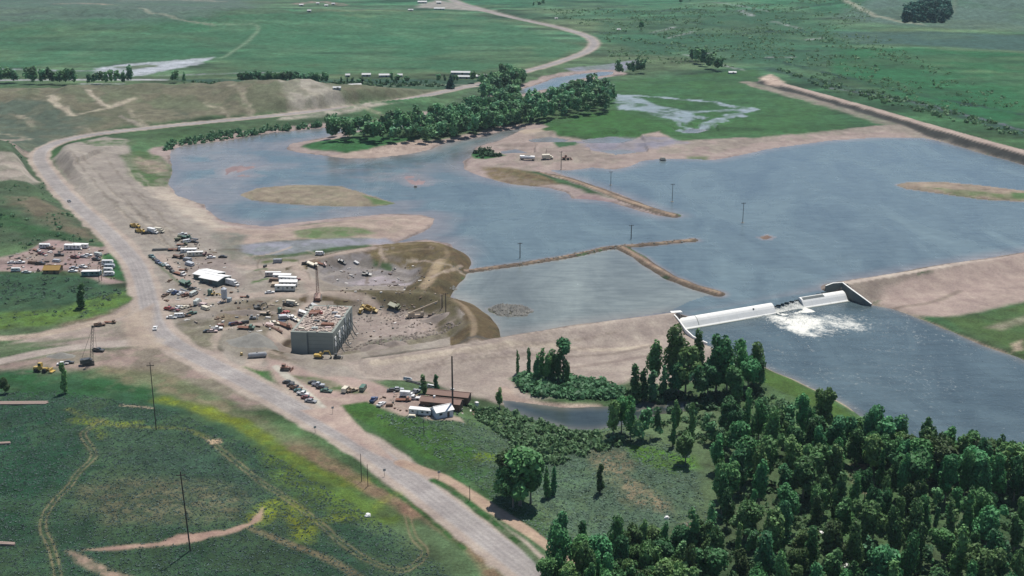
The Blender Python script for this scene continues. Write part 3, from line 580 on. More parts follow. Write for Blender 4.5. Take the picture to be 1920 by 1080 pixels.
def water_material(name, deep, shallow, rough, bump, chop):
    m, nt, b = newmat(name); L = nt.links.new
    at = N(nt, 'ShaderNodeAttribute', attribute_name='wat')
    sep = N(nt, 'ShaderNodeSeparateColor'); L(at.outputs['Color'], sep.inputs[0])
    geo = N(nt, 'ShaderNodeNewGeometry')
    mp = N(nt, 'ShaderNodeMapping'); mp.inputs['Scale'].default_value = (1.0, 0.42, 1.0); L(geo.outputs['Position'], mp.inputs['Vector'])
    na = N(nt, 'ShaderNodeTexNoise'); na.inputs['Scale'].default_value = 0.022; na.inputs['Detail'].default_value = 9; na.inputs['Roughness'].default_value = 0.62; na.inputs['Distortion'].default_value = 1.2; L(mp.outputs[0], na.inputs['Vector'])
    nb = N(nt, 'ShaderNodeTexNoise'); nb.inputs['Scale'].default_value = chop; nb.inputs['Detail'].default_value = 5; nb.inputs['Roughness'].default_value = 0.6; L(geo.outputs['Position'], nb.inputs['Vector'])
    nf = N(nt, 'ShaderNodeTexNoise'); nf.inputs['Scale'].default_value = 0.55; nf.inputs['Detail'].default_value = 6; nf.inputs['Roughness'].default_value = 0.75; nf.inputs['Distortion'].default_value = 0.8; L(geo.outputs['Position'], nf.inputs['Vector'])
    base = mixc(nt, 'MIX', sep.outputs[0], (*deep, 1), (*shallow, 1))
    st = mathn(nt, 'MULTIPLY_ADD', mathn(nt, 'SUBTRACT', na.outputs[0], 0.5), 1.5, 1.0)
    mp2 = N(nt, 'ShaderNodeMapping'); mp2.inputs['Scale'].default_value = (0.10, 0.40, 1.0); mp2.inputs['Rotation'].default_value = (0, 0, 0.25); L(geo.outputs['Position'], mp2.inputs['Vector'])
    nr_ = N(nt, 'ShaderNodeTexNoise'); nr_.inputs['Scale'].default_value = 0.6; nr_.inputs['Detail'].default_value = 6; nr_.inputs['Roughness'].default_value = 0.7; L(mp2.outputs[0], nr_.inputs['Vector'])
    st = mathn(nt, 'MULTIPLY', st, mathn(nt, 'MULTIPLY_ADD', mathn(nt, 'SUBTRACT', nr_.outputs[0], 0.5), 1.1, 1.0))  # fine ripple streaks: silt tone plus ripple reflections painted into the base colour
    vm = nt.nodes.new('ShaderNodeVectorMath'); vm.operation = 'SCALE'; L(base, vm.inputs[0]); L(st, vm.inputs['Scale'])
    # foam: broken up where the attribute is low
    thr = mathn(nt, 'SUBTRACT', mathn(nt, 'ADD', sep.outputs[1], nf.outputs[0]), 0.86)
    fo = mathn(nt, 'MULTIPLY', thr, 3.2); fo.node.use_clamp = True
    colr = mixc(nt, 'MIX', fo, vm.outputs[0], (0.68, 0.67, 0.60, 1))
    L(colr, b.inputs['Base Color'])
    L(mathn(nt, 'MULTIPLY_ADD', fo, 0.6, mathn(nt, 'MULTIPLY_ADD', na.outputs[0], 0.5, rough-0.22)), b.inputs['Roughness'])
    b.inputs['IOR'].default_value = 1.33
    bp = N(nt, 'ShaderNodeBump'); bp.inputs['Strength'].default_value = bump; bp.inputs['Distance'].default_value = 0.3
    L(nb.outputs[0], bp.inputs['Height']); L(bp.outputs[0], b.inputs['Normal'])
    return m
MW_RES = water_material('lake_water', (0.100,0.138,0.146), (0.19,0.175,0.168), 0.22, 0.6, 0.35)
MW_POND = water_material('pond_water', (0.165,0.185,0.165), (0.22,0.21,0.18), 0.16, 0.2, 0.5)
MW_CH = water_material('river_water', (0.062,0.092,0.102), (0.14,0.14,0.13), 0.22, 0.9, 0.6)
MW_CREEK = water_material('creek_water', (0.035,0.05,0.05), (0.12,0.12,0.10), 0.12, 0.2, 0.8)

# ------------------------------------------------------------------ ground and water objects from the grid
def tagk(o, kind): o['kind'] = kind; return o
def mesh_np(name, co, quads, mat):
    me = bpy.data.meshes.new(name)
    me.vertices.add(len(co)); me.vertices.foreach_set('co', np.ascontiguousarray(co, np.float32).ravel())
    k = quads.shape[1]
    me.loops.add(len(quads)*k); me.loops.foreach_set('vertex_index', np.ascontiguousarray(quads, np.int32).ravel())
    me.polygons.add(len(quads)); me.polygons.foreach_set('loop_start', np.arange(0, len(quads)*k, k, dtype=np.int32))
    me.polygons.foreach_set('use_smooth', np.ones(len(quads), bool))
    me.update(calc_edges=True)
    if mat: me.materials.append(mat)
    return me
def link(name, me, parent=None):
    o = bpy.data.objects.new(name, me); COL.objects.link(o)
    if parent: o.parent = parent
    return o
ii = (np.arange(NR-1)[:, None]*NC+np.arange(NC-1)[None, :]).ravel()
QUADS = np.stack([ii, ii+1, ii+NC+1, ii+NC], 1)
# normals of the whole sheet so that neighbouring pieces shade without seams
H2 = GH.reshape(NR, NC); X2 = GX.reshape(NR, NC); Y2 = GY.reshape(NR, NC)
du = np.stack([np.gradient(X2, axis=1), np.gradient(Y2, axis=1), np.gradient(H2, axis=1)], 2)
dv = np.stack([np.gradient(X2, axis=0), np.gradient(Y2, axis=0), np.gradient(H2, axis=0)], 2)
GN = np.cross(du, dv).reshape(-1, 3); GN /= np.linalg.norm(GN, axis=1)[:, None]+1e-12; GN[GN[:, 2] < 0] *= -1
qc = GCLS[QUADS]; fc = np.where(qc[:, 0] == qc[:, 2], qc[:, 0], qc[:, 1])
for k, cname in enumerate(CLASSES):
    q = QUADS[fc == k]
    if not len(q): continue
    used, inv = np.unique(q, return_inverse=True); q2 = inv.reshape(-1, 4)
    me = mesh_np(cname, np.stack([GX[used], GY[used], GH[used]], 1), q2, MG)
    a = me.color_attributes.new('albedo', 'FLOAT_COLOR', 'POINT')
    a.data.foreach_set('color', np.concatenate([GCOL[used], GVEG[used][:, None]], 1).astype(np.float32).ravel())
    me.normals_split_custom_set_from_vertices(GN[used].astype(np.float32))
    tagk(link(cname, me), 'structure')

def water(name, poly_, level, mat, grow, sub=None, cut=None, foam=None, label=None):
    i, d = sd_idx(poly_, GX, GY, grow+1)
    m = np.zeros(len(GX), bool); m[i[d < grow]] = True
    m &= GH < level+0.6
    dep = np.clip((level-GH)/2.2, 0, 1)
    if sub is not None:
        s = inside(sub, GX, GY)
        m2 = m & (s if cut == 'in' else True)
    fm = m[QUADS].all(1)
    if sub is not None:
        c = inside(sub, GX[QUADS].mean(1), GY[QUADS].mean(1)); fm &= (c if cut == 'in' else ~c)
    # whole cells along the shore so that the edge is where the bed rises through the surface
    q = QUADS[fm]; used, inv = np.unique(q, return_inverse=True)
    x, y = GX[used], GY[used]
    z = np.full(len(used), level); fo = np.zeros(len(used))
    if foam is not None: fo, z = foam(x, y, z)
    me = mesh_np(name, np.stack([x, y, z], 1), inv.reshape(-1, 4), mat)
    a = me.color_attributes.new('wat', 'FLOAT_COLOR', 'POINT')
    sh = np.clip(1-dep[used]*1.15, 0, 1)**1.5
    a.data.foreach_set('color', np.stack([sh, fo, np.zeros_like(fo), np.ones_like(fo)], 1).astype(np.float32).ravel())
    return tagk(link(name, me), 'structure')

def channel_foam(x, y, z):
    f = 0.21+.12*fbm(x, y, 30, 2, 505)
    cx, cy = W(1500, 606, ZW); 
    cx2, cy2 = W(1470, 585, ZW)
    dx = (x-cx); dy = (y-cy)
    q = (dx/21.0)**2+(dy/25.0)**2
    n = fbm(x, y, 7, 3, 501)
    core = np.exp(-q*1.6)
    st = fbm(x*1.0+.6*y, y*.35, 5.0, 3, 507)
    f = np.maximum(f, core*.80+(n-.5)*.7*np.exp(-q*.6)+(st-.5)*.7*np.exp(-q*.45))
    q2 = ((x-cx-20)/30)**2+((y-cy+2)/22)**2
    f = np.maximum(f, .5*np.exp(-q2)*(.5+n))
    for pts, wd, st in [([(1426,664),(1452,657),(1470,664)], 1.6, .36), ([(1486,655),(1505,650),(1530,658)], 1.6, .36), ([(1300,625),(1325,632),(1335,645)], 2, .35), ([(1620,652),(1660,657),(1700,655),(1722,640),(1712,622)], 5, .33), ([(1470,668),(1500,690)], 2, .2), ([(1310,608),(1380,600),(1440,585)], 3, .25)]:
        d = ldist(spline(P(pts, ZW)), x+3*(n-.5), y+3*(n-.5)); f = np.maximum(f, st*np.exp(-(d/wd)**2))
    z = z+core*(0.9*(fbm(x, y, 3.0, 3, 511)))*1.2+0.10*(fbm(x, y, 5.0, 2, 513)-.5)
    return np.clip(f, 0, 1), z
water('reservoir_water', RES, 0.0, MW_RES, 2.5, POND, 'out')
water('pond_water', POND, 0.0, MW_POND, 6.0, POND, 'in')
water('river_water', CHAN, ZW, MW_CH, 5.0, foam=channel_foam)
for q in POOLS: water('pool_water', q, 0.0, MW_RES, 2.0)
water('creek_water', CREEK, ZW, MW_CREEK, 2.0)

def ground_z(x, y):
    """height of the built ground sheet under x, y"""
    x = np.asarray(x, float); y = np.asarray(y, float)
    r = np.clip(np.interp(y, yy, np.arange(NR)), 0, NR-1.001); r0 = r.astype(int); fr = r-r0
    t = tt[r0]*(1-fr)+tt[r0+1]*fr
    c = np.clip((960+FPX*x/t-uu[0])/2.3, 0, NC-1.001); c0 = c.astype(int); fc_ = c-c0
    a = H2[r0, c0]*(1-fc_)+H2[r0, c0+1]*fc_; b = H2[r0+1, c0]*(1-fc_)+H2[r0+1, c0+1]*fc_
    return a*(1-fr)+b*fr
# ---- placing things: the spot on the ground that is seen at a photo point
def spot(u, v):
    z = 3.0
    us = np.atleast_1d(np.asarray(u, float)); vs_ = np.atleast_1d(np.asarray(v, float)); z = np.full(len(us), 3.0)
    for k in range(14):
        x, y = W(us, vs_, z); h = ground_z(x, y); z = z+(h-z)*(0.6 if k < 10 else 0.35)
    x, y = W(us, vs_, z)
    return x, y, ground_z(x, y)

# ------------------------------------------------------------------ vegetation
def leaf_material(name, col, hue=0.03):
    m, nt, b = newmat(name); L = nt.links.new
    oi = N(nt, 'ShaderNodeObjectInfo'); geo = N(nt, 'ShaderNodeNewGeometry')
    rnd = oi.outputs['Random']
    if name.startswith('far_'):
        nv = N(nt, 'ShaderNodeTexVoronoi'); nv.inputs['Scale'].default_value = 0.09; L(geo.outputs['Position'], nv.inputs['Vector']); sc_ = N(nt, 'ShaderNodeSeparateColor'); L(nv.outputs['Color'], sc_.inputs[0]); rnd = sc_.outputs[0]
    no = N(nt, 'ShaderNodeTexNoise'); no.inputs['Scale'].default_value = 0.35; no.inputs['Detail'].default_value = 3; L(geo.outputs['Position'], no.inputs['Vector'])
    f = mathn(nt, 'MULTIPLY', mathn(nt, 'MULTIPLY_ADD', rnd, 1.0, 0.5), mathn(nt, 'MULTIPLY_ADD', no.outputs[0], 1.0, 0.5))
    f = mathn(nt, 'MULTIPLY', f, mathn(nt, 'MULTIPLY_ADD', geo.outputs['Random Per Island'], 0.7, 0.65))
    vm = nt.nodes.new('ShaderNodeVectorMath'); vm.operation = 'SCALE'; vm.inputs[0].default_value = col; L(f, vm.inputs['Scale'])
    hs = N(nt, 'ShaderNodeHueSaturation'); L(vm.outputs[0], hs.inputs['Color'])
    L(mathn(nt, 'MULTIPLY_ADD', mathn(nt, 'FRACT', mathn(nt, 'MULTIPLY', rnd, 7.3)), hue*2, 0.5-hue), hs.inputs['Hue'])
    L(hs.outputs[0], b.inputs['Base Color']); b.inputs['Roughness'].default_value = 0.6; b.inputs['Specular IOR Level'].default_value = 0.25
    tr = N(nt, 'ShaderNodeBsdfTranslucent'); L(hs.outputs[0], tr.inputs['Color'])
    mx = N(nt, 'ShaderNodeMixShader'); mx.inputs[0].default_value = 0.26
    L(b.outputs[0], mx.inputs[1]); L(tr.outputs[0], mx.inputs[2]); L(mx.outputs[0], nt.nodes['Material Output'].inputs[0])
    return m
def solid(name, col, rough=0.8, metal=0.0, var=0.25, scale=1.5):
    m, nt, b = newmat(name); L = nt.links.new
    geo = N(nt, 'ShaderNodeNewGeometry'); no = N(nt, 'ShaderNodeTexNoise'); no.inputs['Scale'].default_value = scale; no.inputs['Detail'].default_value = 5; no.inputs['Roughness'].default_value = .65
    L(geo.outputs['Position'], no.inputs['Vector'])
    vm = nt.nodes.new('ShaderNodeVectorMath'); vm.operation = 'SCALE'; vm.inputs[0].default_value = col
    L(mathn(nt, 'MULTIPLY_ADD', no.outputs[0], var*2, 1-var), vm.inputs['Scale']); L(vm.outputs[0], b.inputs['Base Color'])
    b.inputs['Roughness'].default_value = rough; b.inputs['Metallic'].default_value = metal
    return m
M_LEAF = leaf_material('cottonwood_leaves', (0.088, 0.208, 0.068), .045)
M_DARKLEAF = leaf_material('conifer_leaves', (0.018, 0.115, 0.080), .015)
M_FARLEAF = leaf_material('far_tree_leaves', (0.105, 0.250, 0.105)); M_FARDARK = leaf_material('far_dark_leaves', (0.030, 0.120, 0.085), .015)
M_WILLOW = leaf_material('willow_leaves', (0.080, 0.160, 0.070))
M_SAGE = leaf_material('sage_leaves', (0.092, 0.145, 0.108), .05)
M_BARK = solid('bark', (0.20, 0.17, 0.14))

def unit(v): return v/(np.linalg.norm(v, axis=-1, keepdims=True)+1e-9)
def crown_np(seed, lobes, n, size, shell=0.62):
    """leaf-clump quads spread through a set of ellipsoid lobes (cx,cy,cz,rx,ry,rz)"""
    g = np.random.default_rng(seed); lobes = np.array(lobes, float)
    wgt = (lobes[:, 3]*lobes[:, 4]*lobes[:, 5])**0.67; wgt /= wgt.sum()
    k = g.choice(len(lobes), n, p=wgt); lb = lobes[k]
    d = unit(g.normal(size=(n, 3))); r = shell+(1.05-shell)*g.random((n, 1))**0.6
    p = lb[:, :3]+d*r*lb[:, 3:]
    p += g.normal(size=p.shape)*0.12*size
    nrm = unit(d/lb[:, 3:]*lb[:, 3:].mean(1, keepdims=True)+g.normal(size=(n, 3))*0.55+np.array([0, 0, .4]))
    a = unit(np.cross(nrm, g.normal(size=(n, 3)))); b_ = np.cross(nrm, a)
    s = size*(0.55+0.75*g.random((n, 1)))
    c0 = p-a*s*.5-b_*s*.32; c1 = p+a*s*.5-b_*s*.3; c2 = p+a*s*.42+b_*s*.36-nrm*s*.18; c3 = p-a*s*.46+b_*s*.3-nrm*s*.12
    co = np.stack([c0, c1, c2, c3], 1).reshape(-1, 3)
    return co, np.arange(n*4).reshape(-1, 4)
def tube_np(pts, rad, n=6):
    pts = np.array(pts, float); rad = np.array(rad, float); m = len(pts)
    t = unit(np.gradient(pts, axis=0)); ref = np.array([1.0, 0.13, 0.07])
    a = unit(np.cross(t, ref)); b_ = np.cross(t, a)
    ang = np.linspace(0, 2*np.pi, n, endpoint=False)
    ring = pts[:, None]+rad[:, None, None]*(np.cos(ang)[None, :, None]*a[:, None]+np.sin(ang)[None, :, None]*b_[:, None])
    q = []
    for i in range(m-1):
        for j in range(n):
            q.append((i*n+j, i*n+(j+1) % n, (i+1)*n+(j+1) % n, (i+1)*n+j))
    return ring.reshape(-1, 3), np.array(q)
def join_np(parts):
    co, q, o = [], [], 0
    for c, f in parts: co.append(c); q.append(f+o); o += len(c)
    return np.concatenate(co), np.concatenate(q)
def make_tree(seed, H, Rr, kind, n, size):
    g = random.Random(seed); L_ = []
    if kind == 'broad':
        for k in range(9):
            a = g.uniform(0, 6.28); rr = Rr*g.uniform(.2, .8); z = H*g.uniform(.34, .86)
            w = Rr*g.uniform(.34, .52)*(1.15-.45*z/H); L_.append((rr*math.cos(a), rr*math.sin(a), z, w, w, w*g.uniform(.9, 1.35)))
        L_.append((0, 0, H*.62, Rr*.6, Rr*.6, H*.30))
    elif kind == 'column':
        for k in range(10):
            a = g.uniform(0, 6.28); t = k/9.0; rr = Rr*g.uniform(.2, .6)*(1-.4*t); z = H*(.33+.57*t)
            w = Rr*g.uniform(.34, .74)*(1-.35*abs(t-.45)); L_.append((rr*math.cos(a), rr*math.sin(a), z, w, w, w*g.uniform(1.2, 1.9)))
        L_.append((0, 0, H*.55, Rr*.5, Rr*.5, H*.36))
    elif kind == 'slim':
        for k in range(8):
            a = g.uniform(0, 6.28); t = k/7.0; rr = Rr*.3; z = H*(.16+.74*t); w = Rr*g.uniform(.55, .9)*(1-.3*t)
            L_.append((rr*math.cos(a), rr*math.sin(a), z, w, w, w*1.9))
    elif kind == 'conifer':
        for k in range(9):
            t = k/8.0; z = H*(.12+.82*t); w = Rr*(1.05-t*.92)
            L_.append((g.uniform(-.2, .2), g.uniform(-.2, .2), z, w, w, H*.10))
    elif kind == 'lollipop':
        for k in range(6):
            a = g.uniform(0, 6.28); rr = Rr*.45; L_.append((rr*math.cos(a), rr*math.sin(a), H*g.uniform(.72, .9), Rr*.6, Rr*.6, Rr*.7))
        for k in range(3): L_.append((g.uniform(-.3, .3)*Rr, 0, H*(.3+.14*k), Rr*.35, Rr*.35, Rr*.6))
    co, q = crown_np(seed, L_, n, size)
    lim = H; co[:, 2] = np.clip(co[:, 2], 0.25, None)
    parts = []; lean = g.uniform(-.03, .03)*H
    top = H*.8
    parts.append(tube_np([(0, 0, -.4), (0, 0, H*.12), (lean*.4, 0, H*.4), (lean, 0, top)], [.022*H+.05, .017*H, .011*H, .03]))
    for k in range(6 if kind in ('broad', 'column', 'lollipop') else 2):
        a = k*1.05+g.uniform(-.3, .3); z0 = H*g.uniform(.2, .5); rr = Rr*g.uniform(.45, .8); z1 = z0+H*g.uniform(.15, .35)
        parts.append(tube_np([(0, 0, z0), (rr*.5*math.cos(a), rr*.5*math.sin(a), (z0+z1)/2-.2), (rr*math.cos(a), rr*math.sin(a), z1)], [.009*H, .006*H, .02], 5))
    tc, tq = join_np(parts)
    return (co, q), (tc, tq)
TREES = {}
def proto(key, seed, H, Rr, kind, n, size, leaf):
    (c, q), (tc, tq) = make_tree(seed, H, Rr, kind, n, size)
    TREES.setdefault(key, []).append(dict(H=H, R=Rr, crown=mesh_np('crown', c, q, leaf), trunk=mesh_np('trunk', tc, tq, M_BARK), c=c, q=q, leaf=leaf))
for s in range(8): proto('broad', 10+s, 14.0, 4.4, 'broad', 2300, 0.78, M_LEAF)
for s in range(10): proto('column', 30+s, 17.0, 3.5, 'column', 2100, 0.74, M_LEAF)
for s in range(4): proto('slim', 50+s, 14.0, 1.6, 'slim', 650, 0.75, M_LEAF)
for s in range(3): proto('conifer', 70+s, 14.0, 3.0, 'conifer', 900, 0.85, M_DARKLEAF)
for s in range(2): proto('lollipop', 80+s, 15.0, 2.8, 'lollipop', 900, 0.85, M_LEAF)

TREE_SPEC = []      # u, v, pixel height (1920 wide), kind, area, label, width factor
def tr(u, v, hp, kind='column', area='', label=None, wf=1.0): TREE_SPEC.append((u, v, hp, kind, area, label, wf))
# trees one can name
tr(975,948,118,'broad','','big round dark cottonwood beside the dirt track at the meadow edge',1.25)
for k_, (u_, v_, h_) in enumerate([(955,930,96),(995,944,92),(962,952,80)]): tr(u_, v_, h_, 'broad', '', ['left','right','front'][k_]+' dark cottonwood of the clump around the big round one by the track')
for k_, (u_, v_, h_) in enumerate([(1026,716,52),(1046,718,58),(1006,716,46),(1064,720,36)]): tr(u_, v_, h_, 'column', '', ['low bushy tree, second from left','bushy tree right of centre','bushy tree left of centre','short tree at the right'][k_]+' among the willow island trees', .8)
tr(1025,935,60,'slim','','left of two thin young trees beside the big round cottonwood')
tr(1038,928,56,'slim','','right of two thin young trees beside the big round cottonwood')
tr(1125,925,58,'slim','','lone thin tree standing in the middle of the sage meadow',1.2)
tr(155,578,44,'slim','','dark narrow tree alone below the left trailer settlement',1.8)
tr(122,737,54,'slim','','lone slender tree near the yellow machine at the left edge',1.1)
tr(10,738,30,'broad','','small dark bushy tree at the far left edge')
tr(937,765,36,'column','','small leafy tree right of the brown roofed sheds',1.0)
tr(795,737,34,'slim','','left of two small trees behind the brown sheds',1.5)
tr(818,735,34,'slim','','right of two small trees behind the brown sheds',1.5)
tr(1056,712,74,'lollipop','','tall bare-stemmed tree with a tuft on top on the willow island')
tr(1036,712,54,'slim','','bushy upright tree left of the tufted tree on the willow island',1.6)
tr(1014,708,56,'slim','','thin upright tree in the middle of the willow island',1.3)
tr(992,704,50,'slim','','sparse slim tree on the left half of the willow island',.8)
tr(971,700,44,'slim','','sparse slim tree at the left tip of the willow island',.7)
tr(1285,868,60,'broad','','leafy tree at the clearing edge right of the sage meadow')
tr(1345,885,66,'column','','tall tree casting shade on the small grassy clearing')
tr(1203,56,16,'broad','','single dark round tree in the far green valley')
tr(845,166,24,'conifer','','dark conifer beside the highway near the far white buildings',1.6)
tr(905,160,20,'broad','','tree between the far white ranch buildings and the highway')
tr(1310,692,72,'slim','','thin spire of a tree in front of the white wing wall',1.2)
for k, (u, v, hp, kd, wf) in enumerate([(1225,722,84,'column',1),(1190,752,70,'slim',1.4),(1206,752,62,'slim',1.2),(1222,754,58,'slim',1.3),(1262,728,112,'column',1.1),(1285,738,92,'broad',1),(1272,745,70,'broad',.9),
     (1342,742,112,'column',1.1),(1362,738,98,'column',1),(1326,748,74,'broad',1),(1387,722,82,'column',1),(1413,722,78,'column',1),(1402,735,70,'broad',1),(1375,755,70,'broad',1),(1310,752,60,'broad',1),
     (1165,812,74,'broad',.9),(1150,822,72,'column',1),(1182,824,66,'column',.9),(1210,822,60,'broad',.8),(1245,748,60,'column',.8),(1425,735,60,'column',.8)]):
    tr(u, v, hp, kd, 'dam_toe', None, wf)
def fill(polypx, z, gap, hp_m, kinds, area, holes=(), seed=1, wf=(0.85, 1.2), hv=(0.72, 1.25)):
    """hp_m: tree height in metres; spots kept at least gap metres apart"""
    g = random.Random(seed); pl = P(polypx, z); lo, hi = pl.min(0), pl.max(0)
    hl = [P(h_, z) for h_ in holes]; pts = []; cell = {}
    tries = int((hi[0]-lo[0])*(hi[1]-lo[1])/(gap*gap)*14)
    X = np.array([g.uniform(lo[0], hi[0]) for _ in range(tries)]); Y = np.array([g.uniform(lo[1], hi[1]) for _ in range(tries)])
    ok = inside(pl, X, Y)
    for h_ in hl: ok &= ~inside(h_, X, Y)
    for x, y in zip(X[ok], Y[ok]):
        ci = (int(x//gap), int(y//gap)); good = True
        for a in (-1, 0, 1):
            for b in (-1, 0, 1):
                for (px_, py_) in cell.get((ci[0]+a, ci[1]+b), ()):
                    if (px_-x)**2+(py_-y)**2 < gap*gap: good = False
        if not good: continue
        cell.setdefault(ci, []).append((x, y))
        u, v = PX(x, y, z)
        if u < -60 or u > 1985 or v > 1230: continue
        pts.append((u, v))
        TREE_SPEC.append((float(u), float(v), hp_m*g.uniform(*hv)*px_per_m(v)*0.92, g.choice(kinds), area, None, g.uniform(*wf)))
    return pts
KC = ['column', 'column', 'broad', 'column', 'broad', 'column', 'slim']
fill([(1030,1110),(1050,1062),(1130,1046),(1200,1044),(1260,1036),(1310,1015),(1345,975),(1330,930),(1385,905),(1380,870),(1330,848),(1250,838),(1170,830),(1215,815),(1290,812),(1380,808),(1440,798),(1540,812),(1620,838),(1690,866),(1760,876),(1940,905),(2150,950),(2200,1300),(1040,1300)], ZL, 6.8, 15.8, KC, 'woods', wf=(.65, 1.1), hv=(.5, 1.3),
     holes=[[(1585,860),(1640,862),(1648,935),(1600,930)],[(1840,945),(2000,930),(2000,1005),(1870,1012)],[(1340,880),(1395,870),(1400,920),(1350,925)],[(1480,1000),(1540,1000),(1545,1045),(1490,1045)],[(1655,968),(1700,965),(1690,1000)],[(1430,880),(1480,870),(1490,910),(1440,920)],[(1260,1000),(1300,960),(1330,975),(1310,1005)],[(1520,905),(1560,900),(1565,940),(1530,945)],[(1700,905),(1740,905),(1735,935)],[(1420,960),(1460,950),(1470,985),(1430,990)],[(1580,985),(1640,975),(1640,1005),(1590,1010)],[(1760,1000),(1800,1000),(1790,1040)]], seed=5)
fill([(1028,1118),(1048,1066),(1130,1050),(1210,1046),(1290,1040),(1340,1060),(1345,1200),(1030,1200)], ZL, 5.2, 14.5, ['broad', 'column', 'broad'], 'woods', seed=19, wf=(.8, 1.15), hv=(.7, 1.15))
fill([(1600,842),(1690,872),(1760,884),(1960,912),(1960,960),(1700,920),(1600,880)], ZL, 5.6, 16.5, ['broad', 'column'], 'woods', seed=23, wf=(.8, 1.15), hv=(.8, 1.2))
GROVE = [(612,264),(700,268),(790,270),(850,264),(920,250),(960,240),(1050,222),(1140,212),(1150,196),(1140,180),(1100,172),(1060,190),(1000,205),(960,190),(1000,165),(960,150),(908,162),(905,195),(870,215),(800,235),(700,248),(620,254)]
fill(GROVE, 2, 9.5, 17.5, ['column', 'broad', 'broad'], 'grove', seed=8, wf=(1.0, 1.35))
for (a, b, n, hh) in [((-10,160),(24,160),4,18),((60,162),(140,163),11,16),((168,163),(190,163),3,15),((200,163),(242,163),5,18),((330,160),(345,160),2,12),((450,157),(612,160),44,11),((640,160),(800,162),16,6),((735,158),(760,160),3,9),((885,160),(900,160),2,13),((1158,140),(1165,138),2,15),((1182,138),(1202,137),4,16),((1298,116),(1348,134),9,17),((820,158),(860,158),4,9),
                      ((325,270),(600,238),14,5),((1000,14),(1020,10),3,10),((1275,6),(1290,5),2,12)]:
    g = random.Random(n*7+int(a[0]))
    for k in range(n):
        t = (k+g.uniform(-.3, .3))/max(1, n-1); v = a[1]+(b[1]-a[1])*t+g.uniform(-1.5, 1.5); u = a[0]+(b[0]-a[0])*t
        TREE_SPEC.append((u, v, hh*g.uniform(.75, 1.15)*px_per_m(v), g.choice(['broad', 'column', 'broad']), 'rows', None, g.uniform(.95, 1.3)))
fill([(1692,42),(1700,22),(1730,12),(1770,14),(1784,26),(1770,42)], 12, 9.5, 15, ['conifer', 'broad'], 'clump', seed=3, wf=(1.1, 1.5))

TREE_SPEC.sort(key=lambda t: (t[5] is None, -t[2]))
tu, tv, tz = spot([t[0] for t in TREE_SPEC], [t[1] for t in TREE_SPEC])
def tree_label(area, kd, u, v):
    look = {'broad': 'broad round', 'column': 'tall upright', 'slim': 'thin', 'conifer': 'dark conical', 'lollipop': 'tufted'}[kd]
    if area == 'woods':
        w = ('at the bottom edge of the riverside woods' if v > 1050 else 'along the river bank edge of the woods' if (u > 1640 and v < 925) or (u > 1440 and v < 800) else 'at the meadow side of the riverside woods' if u < 1360 else
             'in the right part of the riverside woods' if u > 1690 else 'near the creek end of the riverside woods' if v < 850 else 'in the middle of the riverside woods')
        return look+' green cottonwood '+w, 'cottonwoods '+w
    if area == 'grove':
        w = 'at the left end of the far river grove' if u < 760 else 'in the middle of the far river grove' if u < 960 else 'at the right end of the far river grove'
        return look+' cottonwood '+w, 'cottonwoods '+w
    if area == 'dam_toe':
        w = 'beside the creek below the dam' if u < 1235 else 'in the tall group below the wing wall' if u < 1350 else 'on the river side of the group below the dam'
        return look+' green tree '+w, 'trees '+w
    return AREA_LABEL[area]
AREA_LABEL = {'dam_toe': ('tall green cottonwood in the tree group below the left dam and wing wall', 'trees below the dam'),
  'woods': ('green cottonwood in the dense riverside woods of the lower right corner', 'trees of the riverside woods'),
  'grove': ('cottonwood in the far grove along the river above the lake', 'trees of the far river grove'),
  'rows': ('tree in the distant rows behind the bare hills and along the valley', 'far valley trees'),
  'clump': ('dark tree of the clump on the far right hillside', 'hillside clump trees')}
rest = {}; nind = 0
for k, (u, v, hp, kd, area, label, wf) in enumerate(TREE_SPEC):
    g = random.Random(k*13+1)
    pr = g.choice(TREES[kd]); x, y, z = float(tu[k]), float(tv[k]), float(tz[k])
    if area == 'rows' and v < 170 and u < 900:      # they stand on the valley floor behind the hills
        x, y = [float(q) for q in W(u, v-3, 3.0)]; z = float(ground_z([x], [y])[0])
    if area in ('woods', 'dam_toe') and z < ZW-.15 or (area == 'grove' and z < 0.05): continue
    dist = math.sqrt(x*x+y*y+CAMH**2)
    hm = hp/(FPX/dist*0.93) if label or area == 'dam_toe' else hp/px_per_m(v)/0.92
    sz = hm/pr['H']; sxy = sz*wf if kd != 'slim' else sz*wf
    rz = g.uniform(0, 6.28)
    if nind < 300:
        nind += 1
        nm = 'cottonwood_tree' if kd != 'conifer' else 'conifer_tree'
        e = bpy.data.objects.new(nm, None); COL.objects.link(e); e.empty_display_size = 1
        e.location = (x, y, z); e.rotation_euler = (0, 0, rz); e.scale = (sxy, sxy, sz)
        for pn in ('crown', 'trunk'): link(pn, pr[pn], e)
        e['label'] = label or tree_label(area, kd, u, v)[0]; e['category'] = 'tree'
        if not label: e['group'] = tree_label(area, kd, u, v)[1]
    else:
        sub = np.random.default_rng(k).choice(len(pr['q']), 420, replace=False)
        c = pr['c'].reshape(-1, 4, 3)[sub]; ctr = c.mean(1, keepdims=True); c = ctr+(c-ctr)*1.75
        cr, sr = math.cos(rz), math.sin(rz)
        cc = c.reshape(-1, 3)*np.array([sxy, sxy, sz]); cc = np.stack([cc[:, 0]*cr-cc[:, 1]*sr+x, cc[:, 0]*sr+cc[:, 1]*cr+y, cc[:, 2]+z], 1)
        rest.setdefault((area, kd == 'conifer'), []).append((cc, np.arange(len(cc)).reshape(-1, 4)))
